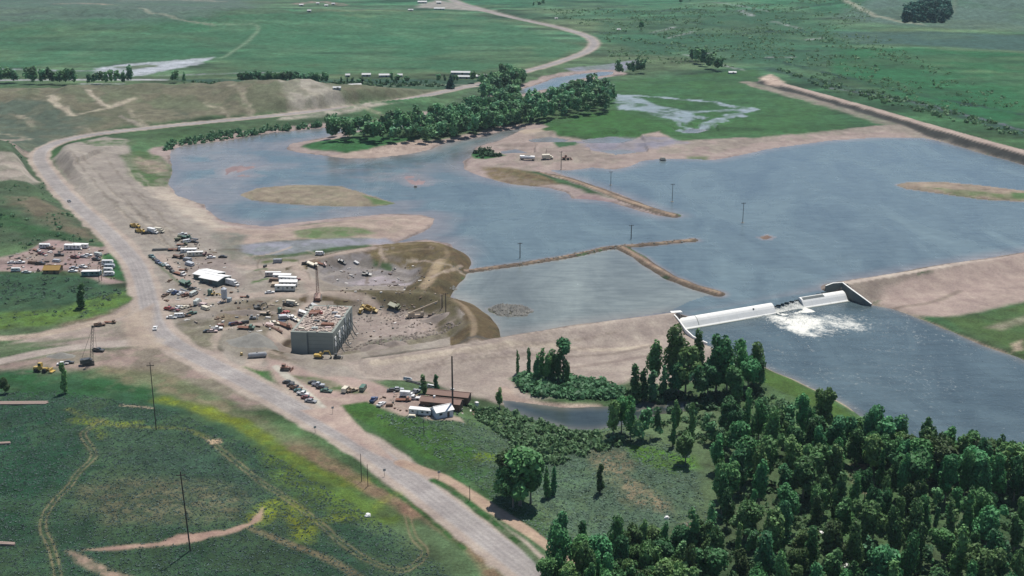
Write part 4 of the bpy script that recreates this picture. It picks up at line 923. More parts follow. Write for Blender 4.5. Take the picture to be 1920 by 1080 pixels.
for (area, con), parts in rest.items():
    co, q = join_np(parts)
    o = link('distant_trees', mesh_np('distant_trees', co, q, M_FARDARK if con or area == 'clump' else M_FARLEAF)); tagk(o, 'stuff')
    o['label'] = {'grove': 'far green grove of cottonwoods along the river above the lake', 'rows': 'scattered rows of trees in the far valley', 'clump': 'dark clump of trees on the far right hillside', 'woods': 'trees of the woods at the lower right beyond counting', 'dam_toe': 'trees under the dam'}[area]+(' with conifers' if con and area != 'clump' else '')
    o['category'] = 'trees'

# ---- low scrub: nobody could count it
def bush_np(g, n, rough=0.35):
    """unit bush: a ragged dome of n leaf quads"""
    co, q = crown_np(int(g.integers(1e9)), [(0, 0, .35, .8, .8, .6), (.3, .2, .3, .5, .5, .5), (-.35, -.1, .3, .45, .45, .45)], n, 0.62, .5)
    co[:, 2] = np.clip(co[:, 2], -.05, None); return co, q
def scatter(name, label, x, y, z, size, mat, nleaf, seed, hz=(.7, 1.1)):
    g = np.random.default_rng(seed); pro = [bush_np(g, nleaf) for _ in range(6)]
    parts = []
    k = g.integers(0, 6, len(x)); rz = g.random(len(x))*6.28; hs = g.uniform(*hz, len(x))
    cos_, quads, off = [], [], 0
    for j in range(6):
        m = np.nonzero(k == j)[0]
        if not len(m): continue
        c, q = pro[j]; cr, sr = np.cos(rz[m])[:, None], np.sin(rz[m])[:, None]; s = size[m][:, None]
        X = (c[None, :, 0]*cr-c[None, :, 1]*sr)*s+x[m][:, None]; Y = (c[None, :, 0]*sr+c[None, :, 1]*cr)*s+y[m][:, None]
        Z = c[None, :, 2]*s*hs[m][:, None]+z[m][:, None]
        cos_.append(np.stack([X, Y, Z], 2).reshape(-1, 3))
        quads.append((q[None]+(np.arange(len(m))*len(c))[:, None, None]).reshape(-1, 4)+off); off += len(m)*len(c)
    o = link(name, mesh_np(name, np.concatenate(cos_), np.concatenate(quads), mat)); tagk(o, 'stuff'); o['label'] = label; o['category'] = 'scrub'
    return o
def sample_px(polypx, n, seed, z=3.0):
    g = np.random.default_rng(seed); pl = P(polypx, z); lo, hi = pl.min(0), pl.max(0)
    x = g.uniform(lo[0], hi[0], n); y = g.uniform(lo[1], hi[1], n); m = inside(pl, x, y); x, y = x[m], y[m]
    return x, y, ground_z(x, y)
def sage(name, label, polypx, n, seed, z, smin, smax, mat, nleaf, need=0.62, clump=None, keepaway=True):
    x, y, h = sample_px(polypx, n, seed, z)
    _, vg, cl = cover(x, y, h)
    m = vg > need
    if clump: m &= fbm(x, y, clump, 3, seed+5) > 0.5
    m &= (h > 0.2) | (y < 600)
    x, y, h = x[m], y[m], h[m]
    if len(x) < 3: return None
    g = np.random.default_rng(seed+9)
    return scatter(name, label, x, y, h, smin+(smax-smin)*g.random(len(x))**2, mat, nleaf, seed, (.45, .75) if mat is M_SAGE else (.7, 1.1))
sage('sagebrush', 'grey green sagebrush covering the left foreground meadow', [(-60,735),(120,735),(330,775),(520,860),(760,1010),(900,1120),(920,1180),(-60,1180)], 46000, 21, 3, .35, .85, M_SAGE, 6, .6, None)
sage('sagebrush', 'low scrub on the slope between the highway and the woods', [(700,790),(900,790),(1130,760),(1300,850),(1330,980),(1200,1050),(1060,1080),(900,930)], 17000, 22, 0, .35, .95, M_SAGE, 6, .6, None)
sage('willow_scrub', 'dark willow scrub dotted over the far river meadows', [(1000,20),(1600,10),(1700,100),(1920,200),(1960,270),(1700,200),(1440,130),(1150,115),(1120,60)], 9500, 23, 3, 1.3, 4.0, M_WILLOW, 10, .6, 45)
sage('roadside_bushes', 'scattered bushes on the slopes left of the highway', [(-60,300),(60,300),(200,440),(190,465),(-60,480)], 900, 25, 3, .8, 2.4, M_WILLOW, 10, .6, 14)
sage('meadow_bushes', 'dark bushes dotted over the left green field below the settlement', [(-60,515),(160,520),(240,545),(150,600),(-60,620)], 1500, 26, 3, .6, 1.6, M_SAGE, 8, .6, 9)
def thicket(label, polypx, z, n, seed, smin, smax):
    x, y, h = sample_px(polypx, n, seed, z); m = h > (ZW+.05 if z < -1 else .05); x, y, h = x[m], y[m], h[m]
    if len(x) < 3: print('empty thicket', label); return
    g = np.random.default_rng(seed+9); scatter('willow_thicket', label, x, y, h, smin+(smax-smin)*g.random(len(x)), M_WILLOW, 26, seed, (.9, 1.4))
thicket('low green willow thicket covering the island below the dam', [(962,714),(985,702),(1060,705),(1130,718),(1172,735),(1160,750),(1080,748),(990,742)], ZL, 620, 31, 1.2, 2.6)
thicket('willow thicket along the near bank of the creek', [(945,768),(1000,790),(1080,812),(1140,815),(1180,830),(1120,850),(1040,870),(960,850),(950,800)], ZL, 620, 32, 1.0, 2.4)
thicket('bushes under the trees at the creek mouth', [(1180,740),(1240,735),(1300,745),(1420,725),(1440,745),(1300,775),(1200,770)], ZL, 420, 33, 1.2, 3.0)
thicket('green shrubs along the far bank of the lake inlet', [(308,280),(325,264),(420,250),(520,238),(600,230),(606,238),(500,250),(400,264),(330,274)], 1.5, 800, 34, 1.4, 3.4)
thicket('undergrowth on the floor of the riverside woods', [(1045,1105),(1130,1058),(1310,1020),(1345,975),(1380,870),(1330,842),(1215,800),(1440,745),(1540,768),(1690,860),(1940,905),(1990,1180),(1060,1180)], ZL, 2600, 35, .7, 1.9)
thicket('dark bushes right of the brown sheds', [(880,765),(930,765),(960,790),(1000,800),(960,830),(900,800)], ZL, 260, 36, .8, 1.8)
thicket('clump of green willows on the gravel spit in the lake', [(884,290),(905,278),(930,288),(945,297),(910,299)], 1, 70, 37, 1.5, 3.0)
thicket('dark willow belt along the canal dike', [(1440,124),(1560,156),(1700,186),(1800,212),(1960,258),(1960,272),(1800,232),(1700,204),(1560,172)], 3, 900, 39, 1.4, 3.6)
thicket('scrub and young trees in front of the far farm row', [(330,156),(620,156),(840,158),(840,163),(640,168),(420,162)], 3, 420, 40, 1.5, 3.5)
thicket('riverside willows below the far grove', [(600,262),(700,262),(830,262),(900,250),(960,240),(1000,238),(960,246),(900,258)], 1, 90, 38, 1.5, 3.0)

# ------------------------------------------------------------------ built things: helpers
def paint_material():
    m, nt, b = newmat('machine_paint'); L = nt.links.new
    oi = N(nt, 'ShaderNodeObjectInfo'); geo = N(nt, 'ShaderNodeNewGeometry')
    no = N(nt, 'ShaderNodeTexNoise'); no.inputs['Scale'].default_value = 0.8; no.inputs['Detail'].default_value = 5; L(geo.outputs['Position'], no.inputs['Vector'])
    dust = mathn(nt, 'MULTIPLY', mathn(nt, 'SUBTRACT', no.outputs[0], 0.42), 1.6); dust.node.use_clamp = True
    c = mixc(nt, 'MIX', dust, oi.outputs['Color'], (0.26, 0.22, 0.18, 1))
    L(c, b.inputs['Base Color']); b.inputs['Roughness'].default_value = 0.42
    return m
M_PAINT = paint_material()
M_GLASS = solid('dark_glass', (0.02, 0.03, 0.035), .08, 0, .1)
M_RUBBER = solid('rubber', (0.025, 0.024, 0.023), .9)
M_STEEL = solid('dark_steel', (0.07, 0.065, 0.06), .6, .3)
M_RUST = solid('rusty_steel', (0.17, 0.075, 0.045), .85, 0, .4)
M_WHITE = solid('white_sheet', (0.74, 0.72, 0.68), .55, 0, .08, .4)
M_CONC = solid('concrete_grey', (0.25, 0.265, 0.23), .9, 0, .16, .25)
M_CONCL = solid('concrete_white', (0.80, 0.78, 0.72), .85, 0, .14, .35)
M_CONCD = solid('concrete_dark', (0.12, 0.135, 0.13), .9, 0, .3, .4)
M_WOODP = solid('pale_lumber', (0.36, 0.29, 0.25), .85, 0, .3, .9)
M_POLE = solid('creosote_pole', (0.055, 0.042, 0.036), .9)
M_ROOFB = solid('brown_metal_roof', (0.20, 0.115, 0.085), .7, 0, .3, .3)
M_OCHRE = solid('ochre_roof', (0.27, 0.16, 0.035), .8, 0, .3)
M_DIRT = solid('heaped_earth', (0.22, 0.18, 0.15), .95, 0, .35, .8)
M_ROCK = solid('rock', (0.20, 0.19, 0.165), .95, 0, .4, .6)
M_GREYB = solid('grey_sheet', (0.30, 0.33, 0.33), .6, 0, .15, .5)

class MB:
    def __init__(s): s.v = []; s.f = []
    def box(s, c, d, rz=0.0, tap=1.0, ry=0.0):
        o = len(s.v); x, y, z = c; a, b, h = d[0]/2, d[1]/2, d[2]/2
        M_ = Matrix.Rotation(rz, 3, 'Z') @ Matrix.Rotation(ry, 3, 'Y')
        for sz in (-1, 1):
            k = tap if sz > 0 else 1
            for sx, sy in ((-1, -1), (1, -1), (1, 1), (-1, 1)):
                p = M_ @ Vector((sx*a*k, sy*b*k, sz*h)); s.v.append((p.x+x, p.y+y, p.z+z))
        s.f += [(o+3, o+2, o+1, o), (o+4, o+5, o+6, o+7)]+[(o+i, o+(i+1) % 4, o+4+(i+1) % 4, o+4+i) for i in range(4)]
        return s
    def tube(s, p0, p1, r0, r1=None, n=10, cap=True):
        r1 = r0 if r1 is None else r1; o = len(s.v); p0, p1 = Vector(p0), Vector(p1); t = (p1-p0).normalized()
        a = t.cross(Vector((0.31, .77, .12))).normalized(); b = t.cross(a)
        for p, r in ((p0, r0), (p1, r1)):
            for i in range(n):
                q = 2*math.pi*i/n; w = p+a*math.cos(q)*r+b*math.sin(q)*r; s.v.append(tuple(w))
        s.f += [(o+i, o+(i+1) % n, o+n+(i+1) % n, o+n+i) for i in range(n)]
        if cap: s.f += [tuple(o+n-1-i for i in range(n)), tuple(o+n+i for i in range(n))]
        return s
    def prism(s, prof, y0, y1, ymid=None):
        """profile in x,z pushed along y"""
        o = len(s.v); n = len(prof)
        for y in (y0, y1): s.v += [(x, y, z) for x, z in prof]
        s.f += [(o+(i+1) % n, o+i, o+n+i, o+n+(i+1) % n) for i in range(n)]
        s.f += [tuple(o+i for i in range(n)), tuple(o+2*n-1-i for i in range(n))]
        return s
    def loft(s, rings, closed=True, caps=True):
        o = len(s.v); n = len(rings[0])
        for r in rings: s.v += [tuple(p) for p in r]
        for k in range(len(rings)-1):
            for i in range(n if closed else n-1):
                s.f.append((o+k*n+i, o+k*n+(i+1) % n, o+(k+1)*n+(i+1) % n, o+(k+1)*n+i))
        if caps: s.f += [tuple(o+n-1-i for i in range(n)), tuple(o+(len(rings)-1)*n+i for i in range(n))]
        return s
    def mesh(s, name, mat, smooth_=False):
        me = bpy.data.meshes.new(name); me.from_pydata(s.v, [], s.f); me.materials.append(mat)
        if smooth_: me.polygons.foreach_set('use_smooth', [True]*len(me.polygons))
        me.update(); return me
PROTO = {}
def part(lst, name, mb, mat, colored=False, loc=(0, 0, 0), sm=False, par=-1): lst.append((name, mb if isinstance(mb, bpy.types.Mesh) else mb.mesh(name, mat, sm), colored, loc, par)); return len(lst)-1
def wheel_mesh(r, w): return MB().tube((0, -w/2, 0), (0, w/2, 0), r, r, 12).mesh('wheel', M_RUBBER)
def wheels(L_, xs, half, r, w=.25):
    me = wheel_mesh(r, w)
    for x in xs:
        for sgn in (-1, 1): part(L_, 'wheel', me, None, False, (x, sgn*half, r))
def p_sedan():
    L_ = []
    part(L_, 'body', MB().prism([(-2.5,.32),(2.45,.32),(2.55,.55),(2.45,.80),(1.15,.93),(-1.55,.96),(-2.45,.90),(-2.58,.62)], -.93, .93), M_PAINT, True)
    c = part(L_, 'cabin', MB().prism([(-1.75,.93),(-1.15,1.42),(.25,1.45),(1.02,.91)], -.74, .74), M_PAINT, True)
    part(L_, 'windshield', MB().prism([(.36,1.36),(.40,1.38),(1.02,.97),(.98,.95)], -.68, .68), M_GLASS)
    part(L_, 'rear_window', MB().prism([(-1.72,.99),(-1.78,1.0),(-1.24,1.39),(-1.2,1.36)], -.66, .66), M_GLASS)
    for sgn in (-1, 1): part(L_, 'side_window', MB().prism([(-1.5,1.0),(-1.1,1.36),(.2,1.38),(.8,.99)], sgn*.745-.012, sgn*.745+.012), M_GLASS)
    wheels(L_, (-1.5, 1.55), .82, .34); return L_
def p_pickup():
    L_ = []
    part(L_, 'body', MB().prism([(.9,.45),(2.65,.45),(2.7,.7),(2.6,1.0),(.9,1.08)], -.95, .95).box((-.9,0,.62),(3.6,1.9,.3)), M_PAINT, True)
    part(L_, 'cab', MB().prism([(-.75,.6),(-.75,1.75),(.4,1.78),(1.0,1.08),(1.0,.6)], -.9, .9), M_PAINT, True)
    bed = MB()
    for s_ in (-1, 1): bed.box((-1.75,s_*.9,1.0),(1.95,.1,.55))
    bed.box((-2.68,0,1.0),(.1,1.9,.55)); part(L_, 'bed', bed, M_PAINT, True)
    part(L_, 'windshield', MB().prism([(.46,1.70),(.5,1.72),(1.0,1.14),(.96,1.12)], -.8, .8), M_GLASS)
    for s_ in (-1, 1): part(L_, 'side_window', MB().prism([(-.6,1.15),(-.6,1.65),(.3,1.68),(.75,1.14)], s_*.905-.012, s_*.905+.012), M_GLASS)
    wheels(L_, (-1.7, 1.75), .85, .4); return L_
def p_van():
    L_ = []
    part(L_, 'body', MB().prism([(-2.5,.4),(2.3,.4),(2.5,.8),(2.35,1.2),(1.7,1.95),(1.4,2.1),(-2.45,2.1),(-2.55,1.0)], -.98, .98), M_PAINT, True)
    part(L_, 'windshield', MB().prism([(1.72,1.97),(1.76,1.98),(2.36,1.26),(2.32,1.24)], -.85, .85), M_GLASS)
    for s_ in (-1, 1):
        for x0 in (-2.2, -.9, .5): part(L_, 'side_window', MB().box((x0+.5, s_*.985, 1.6),(.95,.03,.5)), M_GLASS)
    wheels(L_, (-1.6, 1.6), .88, .38); return L_
def p_truck(box=True):
    L_ = []
    part(L_, 'chassis', MB().box((-.6,0,.75),(7.0,.9,.25)), M_STEEL)
    part(L_, 'cab', MB().prism([(1.7,.6),(3.9,.6),(3.95,1.35),(2.9,1.5),(2.75,2.4),(1.75,2.45)], -1.1, 1.1), M_PAINT, True)
    part(L_, 'windshield', MB().prism([(2.80,2.32),(2.84,2.33),(2.95,1.58),(2.91,1.57)], -1.0, 1.0), M_GLASS)
    if box: part(L_, 'cargo_box', MB().box((-1.35,0,2.15),(5.6,2.4,2.5)), M_PAINT, True)
    else:
        d = MB().box((-1.35,0,1.0),(5.6,2.4,.2)); 
        part(L_, 'flat_bed', d, M_RUST)
        part(L_, 'headboard', MB().box((1.4,0,1.6),(.12,2.3,1.1)), M_STEEL)
    wheels(L_, (-3.0, -1.9, 2.8), 1.0, .5, .35); return L_
def p_dump():
    L_ = []
    part(L_, 'chassis', MB().box((-.3,0,1.0),(7.2,1.2,.4)), M_STEEL)
    part(L_, 'cab', MB().box((2.6,.5,2.2),(1.5,1.3,1.5)).box((3.3,0,1.4),(1.4,2.6,.7)), M_PAINT, True)
    part(L_, 'window', MB().box((3.36,.5,2.4),(.05,1.1,.7)), M_GLASS)
    part(L_, 'dump_bed', MB().prism([(-3.9,1.4),(-3.2,1.2),(1.6,1.35),(1.8,2.9),(3.2,3.05),(3.2,3.15),(1.6,3.1),(1.3,1.9),(-3.8,2.4)], -1.5, 1.5), M_PAINT, True)
    wheels(L_, (-2.3, 2.3), 1.3, .85, .6); return L_
def p_dozer():
    L_ = []
    for s_ in (-1, 1): part(L_, 'track', MB().prism([(-2.1,.3),(-1.7,0),(1.6,0),(2.1,.35),(1.9,.9),(-1.8,.95)], s_*1.05-.28, s_*1.05+.28), M_STEEL)
    part(L_, 'hull', MB().prism([(-2.0,.6),(2.0,.6),(2.1,1.5),(.4,1.75),(.3,1.5),(-1.9,1.5)], -.75, .75), M_PAINT, True)
    part(L_, 'cab', MB().box((-.6,0,2.15),(1.4,1.4,1.3)), M_PAINT, True)
    for s_ in (-1, 1): part(L_, 'window', MB().box((-.6,s_*.71,2.3),(1.1,.03,.7)), M_GLASS)
    part(L_, 'blade', MB().prism([(2.9,.05),(3.15,.1),(3.0,.7),(3.2,1.35),(3.05,1.35),(2.8,.7)], -1.9, 1.9), M_PAINT, True)
    part(L_, 'push_arm', MB().box((2.2,1.45,.5),(1.8,.18,.25)).box((2.2,-1.45,.5),(1.8,.18,.25)), M_STEEL)
    part(L_, 'exhaust', MB().tube((1.0,.2,1.6),(1.0,.2,2.5),.07), M_STEEL); return L_
def p_loader():
    L_ = []
    part(L_, 'rear_frame', MB().prism([(-3.4,.9),(-.3,.9),(-.3,1.6),(-1.1,2.2),(-3.4,2.1)], -.9, .9), M_PAINT, True)
    part(L_, 'cab', MB().box((-.7,0,2.9),(1.4,1.5,1.6)), M_PAINT, True)
    for s_ in (-1, 1): part(L_, 'window', MB().box((-.7,s_*.76,3.05),(1.1,.03,.9)), M_GLASS)
    part(L_, 'front_frame', MB().box((1.1,0,1.2),(1.9,1.2,.9)), M_PAINT, True)
    part(L_, 'lift_arm', MB().box((2.5,.6,1.3),(2.4,.25,.4),0,1,.25).box((2.5,-.6,1.3),(2.4,.25,.4),0,1,.25), M_PAINT, True)
    part(L_, 'bucket', MB().prism([(3.4,.2),(4.7,.15),(4.75,.3),(3.7,.5),(3.7,1.5),(3.45,1.6)], -1.5, 1.5), M_PAINT, True)
    wheels(L_, (-2.2, 1.3), 1.2, .8, .6); return L_
def p_scraper():
    L_ = []
    part(L_, 'tractor', MB().prism([(2.6,1.0),(6.2,1.0),(6.3,2.0),(4.4,2.3),(2.6,1.9)], -1.1, 1.1), M_PAINT, True)
    part(L_, 'cab', MB().box((3.5,.5,2.8),(1.3,1.2,1.3)), M_PAINT, True)
    part(L_, 'window', MB().box((4.17,.5,2.95),(.04,1.0,.7)), M_GLASS)
    part(L_, 'gooseneck', MB().prism([(3.0,1.8),(3.0,2.3),(1.8,3.3),(.4,3.1),(.4,2.7),(1.7,2.9),(2.6,1.9)], -.35, .35), M_PAINT, True)
    part(L_, 'bowl', MB().prism([(-4.0,.7),(.8,.5),(1.2,.9),(.9,2.6),(.6,2.6),(.5,1.0),(-3.4,1.2),(-3.6,2.5),(-4.0,2.5)], -1.6, 1.6).box((-1.4,1.62,1.7),(4.6,.12,1.8)).box((-1.4,-1.62,1.7),(4.6,.12,1.8)), M_PAINT, True)
    part(L_, 'rear_engine', MB().box((-5.4,0,1.7),(2.0,1.6,1.1)), M_PAINT, True)
    wheels(L_, (-4.8, 4.3), 1.35, 1.0, .7); return L_
def p_excavator():
    L_ = []
    for s_ in (-1, 1): part(L_, 'track', MB().prism([(-2.2,.4),(-1.8,0),(1.8,0),(2.2,.4),(1.9,.9),(-1.9,.9)], s_*1.15-.3, s_*1.15+.3), M_STEEL)
    part(L_, 'house', MB().prism([(-2.4,1.1),(1.3,1.1),(1.3,1.8),(.2,2.2),(-2.4,2.1)], -1.35, 1.35), M_PAINT, True)
    part(L_, 'cab', MB().prism([(.1,1.8),(1.5,1.4),(1.5,2.2),(1.1,3.0),(.1,3.0)], .3, 1.3), M_PAINT, True)
    part(L_, 'window', MB().prism([(1.16,2.95),(1.2,2.97),(1.56,2.2),(1.52,2.2)], .4, 1.2), M_GLASS)
    part(L_, 'boom', MB().prism([(1.0,1.6),(2.6,4.2),(5.0,4.4),(5.0,4.0),(2.9,3.7),(1.5,1.4)], -.55, -.15), M_PAINT, True)
    part(L_, 'stick', MB().prism([(4.7,4.5),(5.1,4.5),(6.5,1.4),(6.1,1.3)], -.5, -.2), M_PAINT, True)
    part(L_, 'bucket', MB().prism([(6.0,1.5),(6.6,1.5),(6.5,.5),(5.7,.1),(5.4,.6)], -.85, .15), M_STEEL); return L_
def lattice(mb, p0, p1, w0, w1, n=8, r=.09):
    p0, p1 = Vector(p0), Vector(p1); t = (p1-p0).normalized(); a = t.cross(Vector((0,1,0.01))).normalized(); b = t.cross(a)
    pr = None
    for i in range(n+1):
        k = i/n; w = (w0+(w1-w0)*k)/2; c = p0+(p1-p0)*k
        q = [c+a*w+b*w, c-a*w+b*w, c-a*w-b*w, c+a*w-b*w]
        if pr:
            for j in range(4):
                mb.tube(pr[j], q[j], r, r, 5, False); mb.tube(pr[j], q[(j+1) % 4], r*.6, r*.6, 4, False)
        pr = q
    return mb
def p_crane(h=17.0, lean=2.0, red=True):
    L_ = []
    for s_ in (-1, 1): part(L_, 'track', MB().prism([(-2.6,.5),(-2.1,0),(2.1,0),(2.6,.5),(2.2,1.1),(-2.2,1.1)], s_*1.4-.4, s_*1.4+.4), M_STEEL)
    part(L_, 'house', MB().prism([(-3.4,1.2),(1.6,1.2),(1.6,2.4),(.6,3.0),(-3.4,2.9)], -1.4, 1.4), M_PAINT, True)
    part(L_, 'window', MB().box((1.63,.7,2.0),(.05,1.1,.8)), M_GLASS)
    part(L_, 'boom', lattice(MB(), (1.4,0,1.6), (1.4+lean,0,h), 1.3, .7, 11, .085), M_PAINT, True)
    part(L_, 'boom_head', MB().box((1.4+lean,0,h+.3),(.9,.8,.9)), M_STEEL)
    part(L_, 'stay_cable', MB().tube((-2.6,0,2.9),(1.4+lean,0,h),.06), M_STEEL)
    part(L_, 'hoist_cable', MB().tube((2.1+lean,0,h),(2.1+lean,0,h*.3),.05), M_STEEL); return L_
def p_boomcrane():
    L_ = []
    part(L_, 'carrier', MB().box((0,0,1.1),(9.0,2.4,.7)), M_PAINT, True)
    part(L_, 'cab', MB().box((3.8,0,2.0),(1.4,2.3,1.3)), M_PAINT, True)
    part(L_, 'window', MB().box((4.53,0,2.2),(.05,2.0,.7)), M_GLASS)
    part(L_, 'turret', MB().box((-1.6,0,2.2),(3.0,2.2,1.5)), M_PAINT, True)
    part(L_, 'boom', MB().tube((-2.2,0,2.8),(12.0,0,7.5),.5,.3,6), M_PAINT, True)
    wheels(L_, (-3.4, -2.1, 2.2, 3.4), 1.0, .55, .35); return L_
def p_tanker():
    L_ = []
    part(L_, 'tank', MB().tube((-6.5,0,2.3),(5.0,0,2.3),1.3,1.3,14), M_PAINT, True, sm=False)
    part(L_, 'frame', MB().box((-.5,0,.95),(12,.9,.3)), M_STEEL)
    part(L_, 'hatch', MB().box((-.5,0,3.65),(4.5,.8,.18)), M_STEEL)
    wheels(L_, (-5.2, -4.0, 3.8), 1.0, .5, .35); return L_
def p_office(Ln=11.0, Wd=3.2, Hh=2.6):
    L_ = []
    part(L_, 'wall', MB().box((0,0,.5+Hh/2),(Ln,Wd,Hh)), M_PAINT, True)
    part(L_, 'roof', MB().prism([(-Ln/2-.15,Hh+.5),(Ln/2+.15,Hh+.5),(Ln/2+.1,Hh+.68),(-Ln/2-.1,Hh+.68)], -Wd/2-.15, Wd/2+.15), M_WHITE)
    part(L_, 'skirt', MB().box((0,0,.25),(Ln-.3,Wd-.3,.5)), M_STEEL)
    for x in (-.32, .12, .36): part(L_, 'window', MB().box((x*Ln,-Wd/2-.02,.5+Hh*.6),(1.1,.06,.8)), M_GLASS)
    part(L_, 'door', MB().box((-.1*Ln,-Wd/2-.025,1.5),(.95,.07,2.0)), M_GREYB)
    part(L_, 'hitch', MB().box((Ln/2+.8,0,.6),(1.6,.2,.2)), M_STEEL); return L_
def p_camper():
    L_ = []
    part(L_, 'body', MB().prism([(-3.0,.55),(3.0,.55),(3.15,1.5),(2.7,2.6),(-2.9,2.65),(-3.1,1.6)], -1.1, 1.1), M_PAINT, True)
    for x in (-1.7, .9): part(L_, 'window', MB().box((x,-1.11,1.8),(1.2,.04,.6)), M_GLASS)
    part(L_, 'door', MB().box((-.3,-1.115,1.5),(.7,.05,1.7)), M_GREYB)
    part(L_, 'hitch', MB().box((3.6,0,.55),(1.2,.15,.15)), M_STEEL)
    wheels(L_, (-.4,), .95, .38); return L_
def p_container():
    L_ = []
    b_ = MB().box((0,0,1.3),(6.0,2.4,2.5))
    part(L_, 'shell', b_, M_PAINT, True)
    for k in range(9):
        for s_ in (-1, 1): part(L_, 'rib', MB().box((-2.6+k*.65,s_*1.22,1.3),(.18,.06,2.3)), M_PAINT, True)
    part(L_, 'door', MB().box((3.02,0,1.3),(.06,2.2,2.3)), M_STEEL); return L_
def p_stack():
    L_ = []
    g = random.Random(3)
    for k in range(4): part(L_, 'layer', MB().box((g.uniform(-.2,.2),g.uniform(-.15,.15),.25+k*.42),(5.0-g.random(),2.2,.34), g.uniform(-.05,.05)), M_PAINT, True)
    for x in (-1.6, 1.6): part(L_, 'bearer', MB().box((x,0,.06),(.25,2.0,.14)), M_STEEL)
    return L_
def p_tank():
    L_ = []
    part(L_, 'drum', MB().tube((0,0,.2),(0,0,2.6),1.1,1.1,16).tube((0,0,2.6),(0,0,3.0),1.1,.25,16), M_PAINT, True)
    part(L_, 'base', MB().box((0,0,.1),(2.4,2.4,.2)), M_STEEL); return L_
def p_hopper():
    L_ = []
    part(L_, 'silo', MB().tube((0,0,2.2),(0,0,7.0),1.5,1.5,16).tube((0,0,7.0),(0,0,7.8),1.5,.4,16).tube((0,0,.9),(0,0,2.2),.35,1.5,16), M_PAINT, True)
    for a in range(4): part(L_, 'leg', MB().tube((1.25*math.cos(a*1.57+.78),1.25*math.sin(a*1.57+.78),0),(1.25*math.cos(a*1.57+.78),1.25*math.sin(a*1.57+.78),3.0),.12), M_STEEL)
    part(L_, 'control_cabin', MB().box((0,-2.6,1.2),(2.2,2.0,2.4)), M_GREYB); return L_
def p_bigtank():
    L_ = []
    part(L_, 'shell', MB().tube((-4.6,0,1.5),(4.6,0,1.5),1.45,1.45,16).tube((4.6,0,1.5),(5.2,0,1.5),1.45,.6,16).tube((-5.2,0,1.5),(-4.6,0,1.5),.6,1.45,16), M_PAINT, True)
    for x in (-2.8, 2.8): part(L_, 'saddle', MB().box((x,0,.4),(.5,2.2,.8)), M_CONC)
    part(L_, 'manhole', MB().tube((0,0,2.9),(0,0,3.2),.4), M_STEEL); return L_
def p_pipes():
    L_ = []
    for k in range(5): part(L_, 'pipe', MB().tube((-6,(k-2)*.55,.3),(6,(k-2)*.55+.1,.3),.26,.26,8), M_PAINT, True)
    for k in range(3): part(L_, 'pipe', MB().tube((-5.6,(k-1)*.55,.78),(6.2,(k-1)*.55,.78),.26,.26,8), M_PAINT, True)
    return L_
MAKERS = dict(sedan=p_sedan, pickup=p_pickup, van=p_van, box_truck=p_truck, flatbed=lambda: p_truck(False), dump=p_dump, dozer=p_dozer, loader=p_loader, scraper=p_scraper, excavator=p_excavator,
   crane=p_crane, boomcrane=p_boomcrane, tanker=p_tanker, office=p_office, camper=p_camper, container=p_container, stack=p_stack, tank=p_tank, hopper=p_hopper, bigtank=p_bigtank, pipes=p_pipes)
NAMES = dict(sedan='parked_car', pickup='pickup_truck', van='parked_van', box_truck='box_truck', flatbed='flatbed_truck', dump='dump_truck', dozer='bulldozer', loader='wheel_loader', scraper='earth_scraper', excavator='excavator',
   crane='lattice_crane', boomcrane='mobile_crane', tanker='tank_trailer', office='site_office_trailer', camper='camper_trailer', container='storage_container', stack='material_stack', tank='storage_tank', hopper='cement_silo', bigtank='horizontal_tank', pipes='pipe_stack')
CATS = dict(sedan='car', pickup='pickup', van='van', box_truck='truck', flatbed='truck', dump='dump truck', dozer='bulldozer', loader='loader', scraper='scraper', excavator='excavator', crane='crane', boomcrane='crane', tanker='trailer', office='trailer', camper='camper', container='container', stack='material stack', tank='tank', hopper='silo', bigtank='tank', pipes='pipes')
HUE = dict(white=(.74,.73,.70), cream=(.70,.63,.48), tan=(.45,.35,.24), grey=(.30,.31,.32), dark=(.045,.05,.05), black=(.03,.03,.03), green=(.07,.16,.11), teal=(.06,.16,.16), blue=(.07,.11,.22), red=(.38,.06,.05), maroon=(.16,.04,.04), brown=(.16,.09,.05), rust=(.24,.11,.07), yellow=(.50,.33,.06), olive=(.16,.17,.09), pale=(.52,.55,.50), pink=(.56,.42,.38), silver=(.45,.47,.49))
def slope_rot(x, y, hd, L_=2.0):
    c, s = math.cos(hd), math.sin(hd)
    q = ground_z(np.array([x+c*L_, x-c*L_, x-s*L_*.5, x+s*L_*.5]), np.array([y+s*L_, y-s*L_, y+c*L_*.5, y-c*L_*.5]))
    return float(q[0]-q[1])/(2*L_), float(q[2]-q[3])/L_
def thing_at(kind, x, y, z, hd, color, label, group=None, sc=1.0, name=None, cat=None, tilt=None):
    if kind not in PROTO: PROTO[kind] = MAKERS[kind]()
    e = bpy.data.objects.new(name or NAMES[kind], None); COL.objects.link(e); e.location = (x, y, z)
    pi_, ro = tilt if tilt else (0, 0)
    e.rotation_euler = (Matrix.Rotation(hd, 3, 'Z') @ Matrix.Rotation(-math.atan(pi_), 3, 'Y') @ Matrix.Rotation(math.atan(ro), 3, 'X')).to_euler()
    e.scale = (sc, sc, sc)
    col = (*HUE[color], 1)
    for nm, me, cd, loc, par in PROTO[kind]:
        o = link(nm, me, e); o.location = loc; o.color = col if cd else (1, 1, 1, 1)
    e['label'] = label; e['category'] = cat or CATS[kind]
    if group: e['group'] = group
    return e
